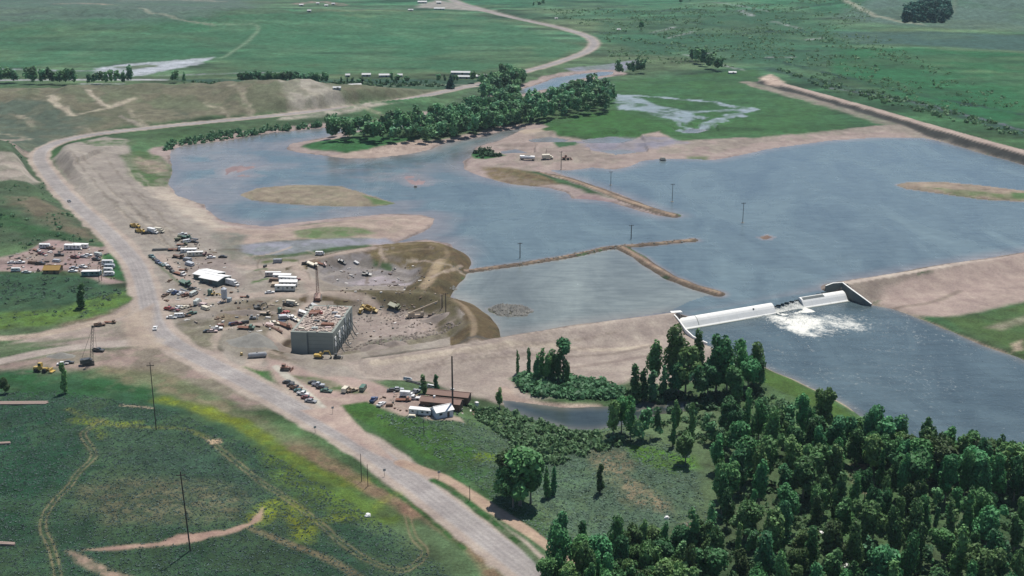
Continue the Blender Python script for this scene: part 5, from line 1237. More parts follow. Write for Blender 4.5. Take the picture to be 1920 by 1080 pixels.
def place(rows, group=None):
    """rows: u, v, kind, colour, heading in degrees, label[, scale]"""
    x, y, z = spot([r[0] for r in rows], [r[1] for r in rows])
    for k, r in enumerate(rows):
        hd = R(r[4]); sc = r[6] if len(r) > 6 else 1.0
        t = slope_rot(float(x[k]), float(y[k]), hd)
        thing_at(r[2], float(x[k]), float(y[k]), float(z[k]), hd, r[3], r[5], group, sc, tilt=t)

def single(name, label, cat, parts, loc=(0, 0, 0), rz=0.0, group=None):
    e = bpy.data.objects.new(name, None); COL.objects.link(e); e.location = loc; e.rotation_euler = (0, 0, rz)
    made = []
    for p in parts:
        nm, mb, mat = p[:3]; par = made[p[3]] if len(p) > 3 else e
        o = link(nm, mb.mesh(nm, mat, len(p) > 4 and p[4]), par); made.append(o)
    e['label'] = label; e['category'] = cat
    if group: e['group'] = group
    return e
def w3(u, v, z): x, y = W(u, v, z); return Vector((float(x), float(y), z))

# ------------------------------------------------------------------ the overflow weirs, abutments and spilling water
OGEE = [(-1.2,-5.5),(-1.2,.3),(-.9,.8),(-.3,1.1),(.5,1.15),(1.4,.9),(2.3,.35),(3.1,-.5),(3.8,-1.5),(4.5,-2.5),(5.4,-3.1),(5.4,-5.5)]
A0, A1 = w3(1266,598,1.1), w3(1446,568,1.1); B0, B1 = w3(1498,558,1.1), w3(1580,545,1.1)
def weir(a, b, label, hatch):
    d = (b-a); Ln = Vector((d.x, d.y)).length; ang = math.atan2(d.y, d.x)
    n = 5; parts = []
    for k in range(n):
        x0, x1 = Ln*k/n, Ln*(k+1)/n
        mb = MB(); prof = OGEE
        mb.loft([[(xx, -s_, z_-1.1) for s_, z_ in prof] for xx in (x0+.03, x1-.03)])
        parts.append(('concrete_bay', mb, M_CONCL))
    if hatch:
        parts.append(('repair_panel', MB().loft([[(xx, -s_, z_-1.1) for s_, z_ in [(.55,1.20),(1.45,.95),(2.3,.42),(2.3,.30),(1.4,.80),(.5,1.0)]] for xx in (1.0, Ln*.52)]), M_CONCD))
    else:
        parts.append(('joint_seal', MB().loft([[(xx, -s_, z_-1.08) for s_, z_ in OGEE[3:10]] for xx in (Ln*.19, Ln*.19+.35)], caps=False), M_CONC))
        parts.append(('drain_opening', MB().tube((Ln*.78,-2.2,-.75),(Ln*.78,-2.6,-.62),.45,.45,10), M_CONCD))
    parts.append(('end_sill', MB().box((Ln/2,-5.9,-4.2),(Ln,.9,.5)), M_CONC))
    return single('overflow_weir', label, 'weir', parts, a, ang)
weir(A0, A1, 'long white rounded concrete weir running from the left dam to the gap', False)
weir(B0, B1, 'short white rounded concrete weir with a dark panel beside the right abutment', True)
# water pouring through the gap between the two weirs
def gap_water():
    a, b = A1+Vector((-.5, 0, 0)), B0+Vector((.5, 0, 0)); d = Vector((b.x-a.x, b.y-a.y, 0)); Ln = d.length; t = d/Ln; nrm = Vector((t.y, -t.x, 0))
    prof = [(-6,.02),(-3,.0),(-1,-.15),(.5,-.6),(2,-1.3),(3.5,-2.1),(5,-2.7),(7,-2.75),(10,-2.6),(13,-2.85)]
    n = 18; co = []; wat = []
    for i, (s_, z_) in enumerate(prof):
        for j in range(n+1):
            k = j/n; p = a+t*(Ln*k)+nrm*s_
            sag = .45*math.sin(k*math.pi)*(1-abs(s_-1)/9 if abs(s_-1) < 9 else 0)
            zz = z_-sag+.07*(random.random()-.5)*(1 if s_ > 0 else .1)
            co.append((p.x, p.y, zz)); wat.append((.1, .12 if s_ < 0 else .34+.06*s_, 0, 1))
    q = np.array([(i*(n+1)+j, i*(n+1)+j+1, (i+1)*(n+1)+j+1, (i+1)*(n+1)+j) for i in range(len(prof)-1) for j in range(n)])
    me = mesh_np('falling_water', np.array(co), q, MW_CH)
    at = me.color_attributes.new('wat', 'FLOAT_COLOR', 'POINT'); at.data.foreach_set('color', np.array(wat, np.float32).ravel())
    tagk(link('falling_water', me), 'structure')
    g = random.Random(4)
    for k in range(3):
        p = a+t*(Ln*(.08+.4*k))+nrm*g.uniform(.5, 3)
        mb = MB().box((0,0,0),(g.uniform(.9,1.8),g.uniform(.6,1.2),g.uniform(.6,1.0)), g.uniform(0,3), .7)
        o = link('broken_concrete_block', mb.mesh('broken_concrete_block', M_CONC)); o.location = (p.x, p.y, -1.6-.25*k % .8)
        o['label'] = 'broken concrete lump jutting from the water rushing through the gap'; o['category'] = 'rubble'; o['group'] = 'broken lumps in the gap'
gap_water()
# spray heaped up below the gap: many small white clots
def spray():
    g = np.random.default_rng(5); n = 1500
    cx, cy = W(1498, 604, ZW)
    x = cx+g.normal(size=n)*10; y = cy+g.normal(size=n)*13; q = ((x-cx)/14)**2+((y-cy)/18)**2
    m = g.random(n) < np.exp(-q); x, y = x[m], y[m]; hgt = np.exp(-((x-cx)/9)**2-((y-cy-6)/10)**2)
    z = ZW+.2+g.random(len(x))*hgt*1.8
    co, f = [], []
    oc = np.array([(1,0,0),(-1,0,0),(0,1,0),(0,-1,0),(0,0,1),(0,0,-1)], float); tri = np.array([(0,2,4),(2,1,4),(1,3,4),(3,0,4),(2,0,5),(1,2,5),(3,1,5),(0,3,5)])
    s = g.uniform(.06, .26, len(x)); P_ = np.stack([x, y, z], 1)
    cc = (P_[:, None]+oc[None]*(s[:, None, None]*g.uniform(.5, 1.4, (len(x), 6, 1)))).reshape(-1, 3)
    ff = (tri[None]+(np.arange(len(x))*6)[:, None, None]).reshape(-1, 3)
    o = link('white_spray', mesh_np('white_spray', cc, ff, solid('foam', (.78,.78,.74), .8, 0, .05))); tagk(o, 'stuff'); o['label'] = 'white foaming spray below the gap in the weir'; o['category'] = 'spray'
spray()
# right abutment: dark wing wall climbing the embankment, pale coping
def wall_strip(name, label, pts, base, th, m1, m2, cap=.35):
    """pts: list of (x,y,ztop); a wall of thickness th, down to base"""
    w_, c_ = [], []
    for i, p in enumerate(pts):
        q = Vector(pts[min(i+1, len(pts)-1)][:2])-Vector(pts[max(i-1, 0)][:2]); nn = Vector((-q.y, q.x)).normalized()*th/2
        x, y, z = p
        w_.append([(x+nn.x, y+nn.y, base), (x-nn.x, y-nn.y, base), (x-nn.x, y-nn.y, z), (x+nn.x, y+nn.y, z)])
        k = 1.15
        c_.append([(x+nn.x*k, y+nn.y*k, z), (x-nn.x*k, y-nn.y*k, z), (x-nn.x*k, y-nn.y*k, z+cap), (x+nn.x*k, y+nn.y*k, z+cap)])
    return single(name, label, 'wall', [('wall', MB().loft(w_), m1), ('coping', MB().loft(c_), m2)])
ra = [w3(*p) for p in WALL_R]
wall_strip('wing_wall', 'dark concrete wing wall with pale coping at the right dam end', [tuple(p) for p in ra], -5.5, .8, M_CONCD, M_CONCL, .18)
la = [w3(*p) for p in WALL_L]
wall_strip('wing_wall', 'white concrete wing wall curving down from the left dam end', [tuple(p) for p in la], -5.5, .6, M_CONCL, M_CONCL, .15)
single('weir_platform', 'small white concrete deck on the left dam end above the weir', 'platform', [('deck', MB().box((0,0,.25),(5.5,3,.35)), M_CONCL), ('pier', MB().box((1,0,-2.2),(1.2,2,4.5)), M_CONCL), ('kerb', MB().box((0,-1.4,.5),(5.5,.2,.2)), M_CONCL)], w3(1268,586,3.3), .2)
wl = spline(P([(1470,699),(1500,716),(1540,738),(1580,757)], ZW), 4)
# ------------------------------------------------------------------ the concrete powerhouse block in its pit
PZ = -1.4
f0, f1 = w3(547,666,PZ), w3(628,664,PZ); bk = w3(664,616,PZ)
dx = f1-f0; Wd = dx.length; rzb = R(-6)
Dp = 38.0; HB = 11.4
blk = []
blk.append(('front_wall', MB().box((Wd*.19,.6,HB/2),(Wd*.38-.1,1.2,HB)), M_CONC))
blk.append(('front_wall', MB().box((Wd*.69,1.1,HB/2),(Wd*.62-.1,1.2,HB)), M_CONC))
blk.append(('pilaster', MB().box((Wd*.39,.35,HB/2),(.5,.7,HB-.6)), M_CONCD))
blk.append(('side_wall', MB().box((.6,Dp/2+.8,HB/2),(1.2,Dp-1.6,HB-.05)), M_CONC))
blk.append(('side_wall', MB().box((Wd-.6,Dp/2+1.2,HB/2),(1.2,Dp-1.8,HB-.05)), M_CONC))
blk.append(('rear_wall', MB().box((Wd/2,Dp+.5,HB/2),(Wd-.1,1.2,HB-.1)), M_CONC))
blk.append(('deck', MB().box((Wd/2,Dp/2+1,HB-.5),(Wd-2.5,Dp-2.6,.6)), M_WOODP))
for k in range(5): blk.append(('construction_joint', MB().box((Wd*.69,.46,1.7+k*1.9),(Wd*.6,.04,.08)), M_CONCD))
for k in range(9):
    y0 = 2.5+k*3.9; rq = random.Random(k); blk.append(('brace', MB().tube((Wd+rq.uniform(2.2,5.4),y0+rq.uniform(-1,1.6),.2),(Wd+.1,y0,HB*rq.uniform(.5,.9)),.17,.17,6), M_CONCD))
    blk.append(('form_panel', MB().box((Wd+.12,y0+1.6,HB*rq.uniform(.45,.7)),(.2,rq.uniform(1.4,3.2),HB*rq.uniform(.3,.6))), rq.choice([M_GREYB, M_CONCD, M_CONCL, M_CONC])))
for k in range(8): blk.append(('form_panel', MB().box((Wd+.18,3.2+k*4.1,HB*.2),(.2,2.2,HB*.3)), M_CONCD))
gg = random.Random(21)
for k in range(12): blk.append(('form_wall', MB().box((gg.uniform(2, Wd-2), gg.uniform(3, Dp-2), HB+.5), (gg.choice([.25, gg.uniform(2, 6)]), gg.choice([.25, gg.uniform(2, 5)]), 1.5)), gg.choice([M_CONC, M_WOODP, M_RUST])))
for k in range(26): blk.append(('starter_bar', MB().tube((gg.choice([.6, Wd-.6, gg.uniform(1, Wd-1)]), gg.uniform(1, Dp), HB-.2), (gg.uniform(.4, Wd-.4) if False else gg.choice([.6, Wd-.6]), gg.uniform(1, Dp), HB+1.6), .05, .05, 4), M_RUST)) if False else None
PB = single('powerhouse_block', 'grey concrete powerhouse block under construction with bare deck on top', 'building', blk, f0, rzb)
def on_block(bx, by): c, s = math.cos(rzb), math.sin(rzb); return f0.x+bx*c-by*s, f0.y+bx*s+by*c, PZ+HB-.2
# formwork on its deck
g = random.Random(9); mb = MB()
for k in range(420):
    bx, by = g.uniform(1.5, Wd-1.5), g.uniform(1.8, Dp-1.2); w_ = g.choice([.5, .9, 1.4, 2.4]); 
    mb.box((bx, by, HB-.2+.2), (w_, g.uniform(.3, 1.1), g.uniform(.1, .9)), g.choice([0, 0, 1.57, g.uniform(0, 3)]))
o = link('formwork_lumber', mb.mesh('formwork_lumber', solid('form_lumber', (.44,.36,.30), .9, 0, .5, .6))); o.location = f0; o.rotation_euler = (0, 0, rzb); tagk(o, 'stuff'); o['label'] = 'pinkish litter of lumber and forms on the concrete block deck'; o['category'] = 'lumber'
g = random.Random(12)
def rebar_mat():
    pass
for bx, by, kd, cl, lb in [(8,25,'tank','red','red drum on the rear of the concrete block deck'),(4.5,23,'container','rust','rust brown container on the back left of the concrete deck'),(14,27,'stack','grey','grey stack on the back of the concrete deck'),(16.5,22,'stack','white','white stack on the rear right of the concrete deck'),
                           (12,15,'stack','dark','dark pile in the middle of the concrete deck'),(8.5,14.5,'stack','dark','dark pile left of centre on the concrete deck'),(4,4,'stack','cream','cream panels at the front left corner of the concrete deck'),(16,6,'stack','pink','pink lumber pile at the front right of the concrete deck'),(10,5,'stack','pale','pale lumber pile near the front edge of the concrete deck')]:
    x, y, z = on_block(bx, by); thing_at(kd, x, y, z+.05, rzb+g.uniform(-.4, .4), cl, lb, None, .62 if kd != 'tank' else .7)
# curved excavation bank left of the block
# ------------------------------------------------------------------ buildings
def gable(name, label, u, v, rz, Ln, Wd, Hw, Hr, wallm, roofm, doors=(), wins=(), eave=.4, cat='building', extra=()):
    x, y, z = [float(q[0]) for q in spot([u], [v])]
    parts = [('wall', MB().loft([[(xx, -Wd/2, -.6), (xx, Wd/2, -.6), (xx, Wd/2, Hw), (xx, 0, Hw+Hr-.05), (xx, -Wd/2, Hw)] for xx in (-Ln/2, Ln/2)]), wallm)]
    e_ = eave; sl_ = Hr/(Wd/2)
    for s_ in (-1, 1):
        mb = MB(); y1 = s_*(Wd/2+e_); z1 = Hw-e_*sl_
        mb.loft([[(xx, 0, Hw+Hr), (xx, y1, z1), (xx, y1, z1+.14), (xx, 0, Hw+Hr+.16)] for xx in (-Ln/2-e_, Ln/2+e_)])
        parts.append(('roof', mb, roofm))
    parts.append(('ridge_cap', MB().box((0,0,Hw+Hr+.18),(Ln+2*e_,.4,.1)), roofm))
    for (fx, side, w_, h_) in doors: parts.append(('door', MB().box((fx*Ln, side*(Wd/2+.02), h_/2),(w_,.08,h_)) if abs(side) == 1 else MB().box((Ln/2*(1 if side > 0 else -1)*1.002, fx*Wd, h_/2),(.1,w_,h_)), M_STEEL))
    for (fx, side) in wins: parts.append(('window', MB().box((fx*Ln, side*(Wd/2+.02), Hw*.6),(1.2,.08,.9)), M_GLASS))
    parts += list(extra)
    return single(name, label, cat, parts, (x, y, z), rz)
brownwall = solid('brown_wall', (.13,.075,.055), .85, 0, .3); greenwall = solid('green_wall', (.09,.12,.11), .8, 0, .3)
whitewall = solid('white_wall', (.55,.58,.60), .7, 0, .1, .5)
brv = [('roof_vent', MB().tube((-3,0,2.5),(-3,0,4.2),.5,.5,8), M_WHITE)]
gable('storage_shed', 'back one of the two long brown metal roofed sheds', 842, 748, R(-14), 17.5, 5.2, 2.6, 1.0, brownwall, M_ROOFB, [(.3,-1,2.2,2.4)], [(-.3,-1),(0,-1)])
gable('storage_shed', 'front one of the two long brown metal roofed sheds', 828, 761, R(-14), 16.5, 5.2, 2.5, 1.0, brownwall, M_ROOFB, [(-.2,-1,2.2,2.4)], [(.2,-1)], extra=brv)
gable('workshop_house', 'small white gabled house with bright roof beside the tall dark pole', 829, 778, R(28), 7.2, 5.6, 2.8, 1.3, whitewall, M_WHITE, [(.2,-1,1.0,2.0)], [(-.25,-1)])
gable('white_roof_shed', 'rear half of the bright white roofed shop in the yard', 393, 522, R(-30), 13.0, 10.5, 3.0, 1.0, greenwall, M_WHITE, [(0,-1,2.5,2.8)], [(-.3,-1),(.3,-1)])
gable('white_roof_shed', 'front half of the bright white roofed shop in the yard', 404, 529, R(-30), 13.0, 10.0, 3.0, 1.0, greenwall, M_WHITE, [(.1,-1,2.6,2.9)], [(-.35,-1)])
gable('ochre_shed', 'ochre roofed shed in the left trailer settlement', 100, 510, R(2), 8.5, 7.0, 2.2, 1.6, solid('plank_wall', (.20,.14,.08), .85), M_OCHRE, [(.2,-1,1.2,1.9)], [(-.25,-1)])
M_FARROOF = solid('dull_tin_roof', (.50,.50,.48), .6, 0, .2)
for (u, v, rz, Ln, Wd_, h1, lb, wm) in [(665,165,20,22,9,4,'long white roofed barn beyond the bare hill by the highway',M_WHITE),(632,167,5,12,6,3,'small white hut left of the long barn by the highway',M_WHITE),(652,144,10,8,6,4,'small white house alone in the far green field',M_WHITE),
      (687,143,5,16,8,4,'left of the far pale farm buildings behind the highway trees',M_WHITE),(722,144,5,22,8,4,'long pale farm building in the far row behind the highway trees',M_WHITE),(750,144,3,9,7,4,'rightmost small building in the far pale farm row',M_WHITE),(864,139,-6,36,9,4,'upper of two long white sheds by the highway bend',M_WHITE),(873,147,-8,28,8,4,'lower of two long white sheds by the highway bend',M_WHITE),
      (896,146,5,14,9,4,'white ranch house behind the highway trees',M_WHITE),(912,145,5,9,8,4,'white garage right of the ranch house by the highway',M_WHITE),(792,6,0,28,14,5,'white barn at the top edge near the far highway',M_WHITE),(824,18,0,30,12,4,'cream shed at the end of the far farm lane',M_WHITE),(823,7,0,14,10,5,'white farmhouse near the far highway',M_WHITE),
      (770,20,0,14,8,3,'small pale shed left of the far cream shed',M_WHITE),(565,11,10,12,9,4,'pale house at the left of the far hamlet',M_WHITE),(580,22,0,10,8,4,'white hut below the far hamlet',M_WHITE),(596,8,0,9,8,4,'small house in the middle of the far hamlet',M_WHITE),(612,12,0,10,8,4,'small house at the right of the far hamlet',M_WHITE),(625,9,0,9,7,4,'last house at the right edge of the far hamlet',M_WHITE),
      (1373,138,0,14,8,3,'small white shed in the green meadow near the canal bank end',M_WHITE),(1043,36,0,7,5,3,'tiny white hut beside the far highway',M_WHITE),(1160,57,0,8,6,3,'tiny white hut in the far valley meadow',M_WHITE)]:
    gable('farm_building', lb, u, v, R(rz), Ln*.6, Wd_*.65, h1*.55, h1*.34, M_GREYB, M_FARROOF, [(.1,-1,2,2.2)], [(-.3,-1)])
# ------------------------------------------------------------------ poles
def pole(u, v, hp, label, r=.28, cross=True, name='utility_pole', base=None, lean=0.0, group=None):
    x, y, z = [float(q[0]) for q in spot([u], [v])]
    if base == 'water': z = max(z, -.3)
    dist = math.sqrt(x*x+y*y+CAMH**2); h = hp/(FPX/dist*math.cos(math.atan2(CAMH, math.hypot(x, y))))
    parts = [('post', MB().tube((0,0,-.5),(lean,0,h),r,r*.7,8), M_POLE)]
    if cross:
        parts.append(('crossarm', MB().box((lean*.95,.25,h*.95),(2.8,.2,.25)), M_POLE))
        for k in (-1.2, 0, 1.2): parts.append(('insulator', MB().tube((lean*.95+k,.25,h*.95+.12),(lean*.95+k,.25,h*.95+.5),.09,.06,6), M_STEEL, 1))
    if base == 'water': parts.append(('rock_footing', MB().tube((0,0,-1.2),(0,0,.5),2.4,1.0,9), M_ROCK))
    return single(name, label, 'pole', parts, (x, y, z), 0.15, group)
pole(849,776,105,'tallest thick dark pole standing beside the white gabled house', .42, False)
pole(357,1033,135,'tall thin pole standing in the pinkish wash at lower left', .26, True, lean=-.9)
pole(293,806,118,'thin pole in the sage meadow below the road junction', .2, True)
pole(678,903,50,'thin post on the left verge of the highway', .14, False)
pole(690,912,40,'second thin post on the left verge of the highway', .14, False)
pole(881,938,26,'thin post between the highway and the dirt track', .14, False)
pole(795,815,28,'short pole on the grassy slope below the parking area', .15, False)
pole(975,491,36,'dark pole standing on the dike at the pond corner', .3, True)
pole(1183,456,34,'dark pole standing where the two dikes meet', .3, True)
pole(1145,350,26,'leftmost of three dark poles standing in the open lake', .2, True, base='water')
pole(1260,385,34,'middle of three dark poles standing in the open lake', .2, True, base='water')
pole(1392,425,38,'rightmost of three dark poles standing in the open lake', .2, True, base='water')
pole(1052,318,34,'dark pole at the edge of the gravel peninsula', .3, True)
pole(829,577,24,'left of two posts on the curved cofferdam crest', .3, False)
pole(836,584,34,'right of two posts on the curved cofferdam crest', .25, True)
pole(186,528,26,'left of two poles in the trailer settlement', .15, False)
pole(191,526,30,'right of two poles in the trailer settlement', .15, True)
pole(143,497,50,'thin pole among the cars of the left settlement', .12, False)
# ------------------------------------------------------------------ rock pile, timber, mounds
def rocks(label, polypx, z, n, smin, smax, seed, mat=M_ROCK, name='rock_pile'):
    x, y, h = sample_px(polypx, n*3, seed, z); x, y, h = x[:n], y[:n], h[:n]; g = np.random.default_rng(seed)
    oc = np.array([(1,0,0),(.3,.9,0),(-.8,.6,0),(-.9,-.5,0),(.2,-1,0),(.1,.1,.8),(0,0,-.5)], float); tri = np.array([(0,1,5),(1,2,5),(2,3,5),(3,4,5),(4,0,5),(1,0,6),(2,1,6),(3,2,6),(4,3,6),(0,4,6)])
    s = g.uniform(smin, smax, len(x)); cc = (np.stack([x, y, h+s*.2], 1)[:, None]+oc[None]*(s[:, None, None]*g.uniform(.6, 1.3, (len(x), 7, 1)))).reshape(-1, 3)
    me = mesh_np(name, cc, (tri[None]+(np.arange(len(x))*7)[:, None, None]).reshape(-1, 3), mat); me.polygons.foreach_set('use_smooth', [False]*len(me.polygons))
    o = link(name, me); tagk(o, 'stuff'); o['label'] = label; o['category'] = 'rocks'; return o
rocks('heap of dark boulders rising from the pond', [(915,580),(940,571),(975,573),(998,582),(985,591),(940,591)], .5, 240, .5, 1.5, 41)
rocks('dark riprap rocks lining the dike across the lake', [(832,513),(975,494),(1160,461),(1300,448),(1300,452),(1160,465),(975,499),(832,518)], .3, 500, .3, .9, 42)
rocks('small dark rocks in the shallows by the cofferdam tip', [(842,546),(850,540),(868,541),(864,546)], 0, 30, .4, 1.0, 43)
rocks('spoil rubble at the foot of the excavated pit bank', [(640,660),(700,650),(840,622),(870,632),(760,660),(660,676)], -4, 260, .3, .9, 44, M_DIRT)
rocks('scattered rocks and rubble on the pit floor', [(650,610),(760,592),(850,612),(760,632)], -5, 120, .25, .7, 45, M_DIRT)
for (u, v, s_, lb) in [(690,968,1.1,'white boulder in the meadow left of the highway'),(1250,972,.9,'white rock at the edge of the riverside woods'),(1243,303,2.6,'dark boulder alone in the shallow water near the gravel shore'),(779,352,1.3,'small dark rock on the tip of the low sand patch')]:
    x, y, z = [float(q[0]) for q in spot([u], [v])]; mb = MB(); 
    rr = random.Random(u); ring = lambda r_, zz: [(r_*math.cos(a*.9)*rr.uniform(.75,1.2), r_*math.sin(a*.9)*rr.uniform(.75,1.2), zz) for a in range(7)]
    mb.loft([ring(s_, -.3), ring(s_*1.05, s_*.4), ring(s_*.6, s_*.9)])
    o = link('boulder', mb.mesh('boulder', M_WHITE if 'white' in lb else M_ROCK)); o.location = (x, y, max(z, 0) if v < 400 else z); o['label'] = lb; o['category'] = 'boulder'
def beams(u, v, rz, Ln, n, label, mat=None):
    x, y, z = [float(q[0]) for q in spot([u], [v])]; g = random.Random(int(u)); parts = []
    for k in range(n): parts.append(('beam', MB().box((g.uniform(-1,1),(k-n/2)*.75,.35+.02*k),(Ln*g.uniform(.85,1.0),.6,.6)), mat or solid('weathered_timber', (.30,.22,.18), .9, 0, .35)))
    for q in (-.3, .3): parts.append(('sleeper', MB().box((q*Ln,0,.02),(.3,n*.75,.16)), M_POLE))
    single('timber_pile', label, 'timber', parts, (x, y, z+.05), rz)
TIMB = solid('weathered_timber', (.30,.22,.18), .9, 0, .35)
beams(35,757,R(1),24,4,'long brown timbers laid on the meadow at the left edge', TIMB)
beams(8,1020,R(-6),9,2,'two grey logs at the lower left edge', TIMB)
beams(8,832,R(8),6,2,'short pale timbers in the meadow at the left edge', TIMB)
def mound(u, v, rx, ry, hh, label, seed, mat=M_DIRT):
    x, y, z = [float(q[0]) for q in spot([u], [v])]; n = 22; co = []
    gx = np.linspace(-1.3, 1.3, n); X, Y = np.meshgrid(gx, gx); Xw = x+X.ravel()*rx; Yw = y+Y.ravel()*ry
    hh_ = hh*np.maximum(0, 1-np.sqrt(X.ravel()**2+Y.ravel()**2)*(.85+.4*fbm(Xw, Yw, 3.0, 2, seed)))*(.75+.5*fbm(Xw, Yw, 2.0, 2, seed+1))
    Zw = ground_z(Xw, Yw)-.12+hh_
    q = np.array([(i*n+j, i*n+j+1, (i+1)*n+j+1, (i+1)*n+j) for i in range(n-1) for j in range(n-1)])
    keep = (hh_[q] > 0.02).any(1)
    me = mesh_np('earth_mound', np.stack([Xw, Yw, Zw], 1), q[keep], mat)
    o = link('earth_mound', me); o['label'] = label; o['category'] = 'mound'
mound(482,640,14,9,4.5,'round grey spoil mound inside the curved haul road',51,M_ROCK)
mound(115,668,7,3.5,2.0,'low dark spoil heap beside the left side road',52,M_ROCK)
mound(905,640,0.1,.1,0.01,'',53) if False else None
mound(525,655,8,5,3.5,'brown earth bank left of the concrete block',54)
mound(700,655,9,5,2.5,'grey brown spoil heap in the pit right of the concrete block',55)
mound(815,600,8,4,2.5,'olive spoil heap at the foot of the curved cofferdam',56)
mound(740,645,9,4,1.8,'low earth heap against the dam inside the pit',57)
mound(470,588,16,3.5,2.6,'long dark earth bank above the equipment yard',58)
mound(350,475,8,4,1.5,'low grey gravel heap in the upper equipment yard',59,M_ROCK)

# ------------------------------------------------------------------ vehicles, machines, trailers (survey points in the photo)
place([(291,617,'sedan','white',100,'white car driving on the highway just above the junction'),
       (130,378,'sedan','grey',118,'grey car on the highway left of the bare slope')])
lane = 'row of parked cars left of the pale lane'
NTH = ['first', 'second', 'third', 'fourth', 'fifth', 'sixth', 'seventh', 'eighth', 'ninth', 'tenth']
place([(541,719,'sedan','dark',-18,'dark car, first from the top in the row left of the pale lane'),(549,725,'sedan','black',-18,'black car, second from the top in the row left of the pale lane'),(555,730,'pickup','brown',-18,'brown pickup, third from the top in the row left of the pale lane'),
       (562,735,'sedan','teal',-18,'teal car, fourth from the top in the row left of the pale lane'),(569,741,'pickup','white',-18,'white pickup, fifth from the top in the row left of the pale lane'),(576,748,'sedan','maroon',-18,'maroon car, sixth from the top in the row left of the pale lane'),(583,754,'sedan','grey',-18,'grey car, last at the bottom of the row left of the pale lane')], lane)
place([(589,720,'sedan','dark',-14,'dark car, first from the top in the short row right of the pale lane'),(597,724,'pickup','silver',-14,'silver pickup, second in the short row right of the pale lane'),(604,729,'sedan','black',-14,'black car, third in the short row right of the pale lane'),(612,735,'sedan','green',-14,'green car, last in the short row right of the pale lane')], 'short row of cars right of the pale lane')
place([(648,734,'van','cream',75,'cream van parked at the near end of the gravel lot'),(660,734,'pickup','tan',40,'tan pickup beside the cream van in the gravel lot'),(681,731,'van','green',80,'green van at the grass edge of the gravel lot'),(535,694,'dozer','rust',-10,'rust coloured small machine at the top of the pale lane'),
       (746,732,'sedan','silver',5,'silver car parked at the back of the gravel lot'),(737,734,'sedan','dark',5,'dark car next to the silver car at the back of the gravel lot'),(701,752,'pickup','blue',75,'blue pickup with white hood on the drive by the grass'),(715,760,'sedan','white',65,'white car behind the blue pickup on the drive'),
       (730,762,'container','brown',10,'small dark brown bin at the left of the shed yard',.45),(757,752,'flatbed','rust',-6,'rust coloured flatbed left of the front brown shed',.8),(764,744,'box_truck','white',-4,'white box truck beside the front brown shed',.75),(775,749,'pickup','white',-4,'white pickup tight against the front brown shed'),
       (779,737,'pickup','grey',60,'grey pickup behind the white box truck by the sheds'),(792,730,'container','green',20,'green bin under the two small trees behind the sheds',.5),(808,728,'camper','white',10,'white camper between the two small trees behind the sheds',.6),(764,714,'camper','white',-25,'white camper on the bare slope above the sheds',.6),(780,719,'pipes','dark',-25,'dark bundle of pipes on the bare slope above the sheds',.8),
       (847,736,'tank','white',0,'small white tank behind the rear brown shed',.7),(893,763,'tank','white',0,'small white tank at the right end of the brown sheds',.8),(772,782,'stack','cream',0,'yellowish pile of boards below the white trailer',.6),(788,777,'office','white',-8,'white site trailer with windows left of the gabled house',.8)])
place([(185,659,'pickup','dark',-10,'dark pickup parked below the left side road'),(80,697,'loader','yellow',-8,'big yellow loader parked at the grass edge on the left',1.1),(118,684,'sedan','white',15,'white car behind the slender tree near the yellow loader'),(128,682,'sedan','dark',10,'dark car beside the white car near the yellow loader'),
       (187,611,'pickup','brown',20,'brown pickup on the upper left dirt road'),(207,606,'flatbed','brown',0,'brown flatbed on the upper left dirt road',.7)])
# machines
place([(166,684,'crane','dark',20,'dark lattice mast drill rig standing left of the junction')])
place([(677,585,'dozer','yellow',70,'yellow bulldozer at the left of the dirt pit',.9),(694,581,'scraper','yellow',-25,'yellow scraper beside the bulldozer in the dirt pit',.72),(740,577,'dump','olive',-28,'dark yellow haul truck on the road through the dirt pit',.85),(778,596,'boomcrane','tan',12,'tan mobile crane with long boom in the dirt pit'),
       (598,672,'excavator','yellow',-5,'yellow excavator reaching in front of the concrete block',.9),(632,672,'dozer','dark',0,'dark small machine at the foot of the block side wall',.8)])
place([(254,426,'scraper','yellow',-40,'upper of two yellow scrapers parked nose to tail in the upper yard',.75),(264,436,'scraper','yellow',-40,'lower of two yellow scrapers parked nose to tail in the upper yard',.75),(275,438,'pickup','black',10,'black pickup between the yellow scrapers and white trucks'),(287,437,'box_truck','white',-25,'left white box truck beside the yellow scrapers',.9),(299,436,'box_truck','cream',-25,'cream box truck, right of the white one by the scrapers',.9)])
place([(596,560,'crane','rust',95,'rust red lattice crane standing behind the concrete block',1.05)])
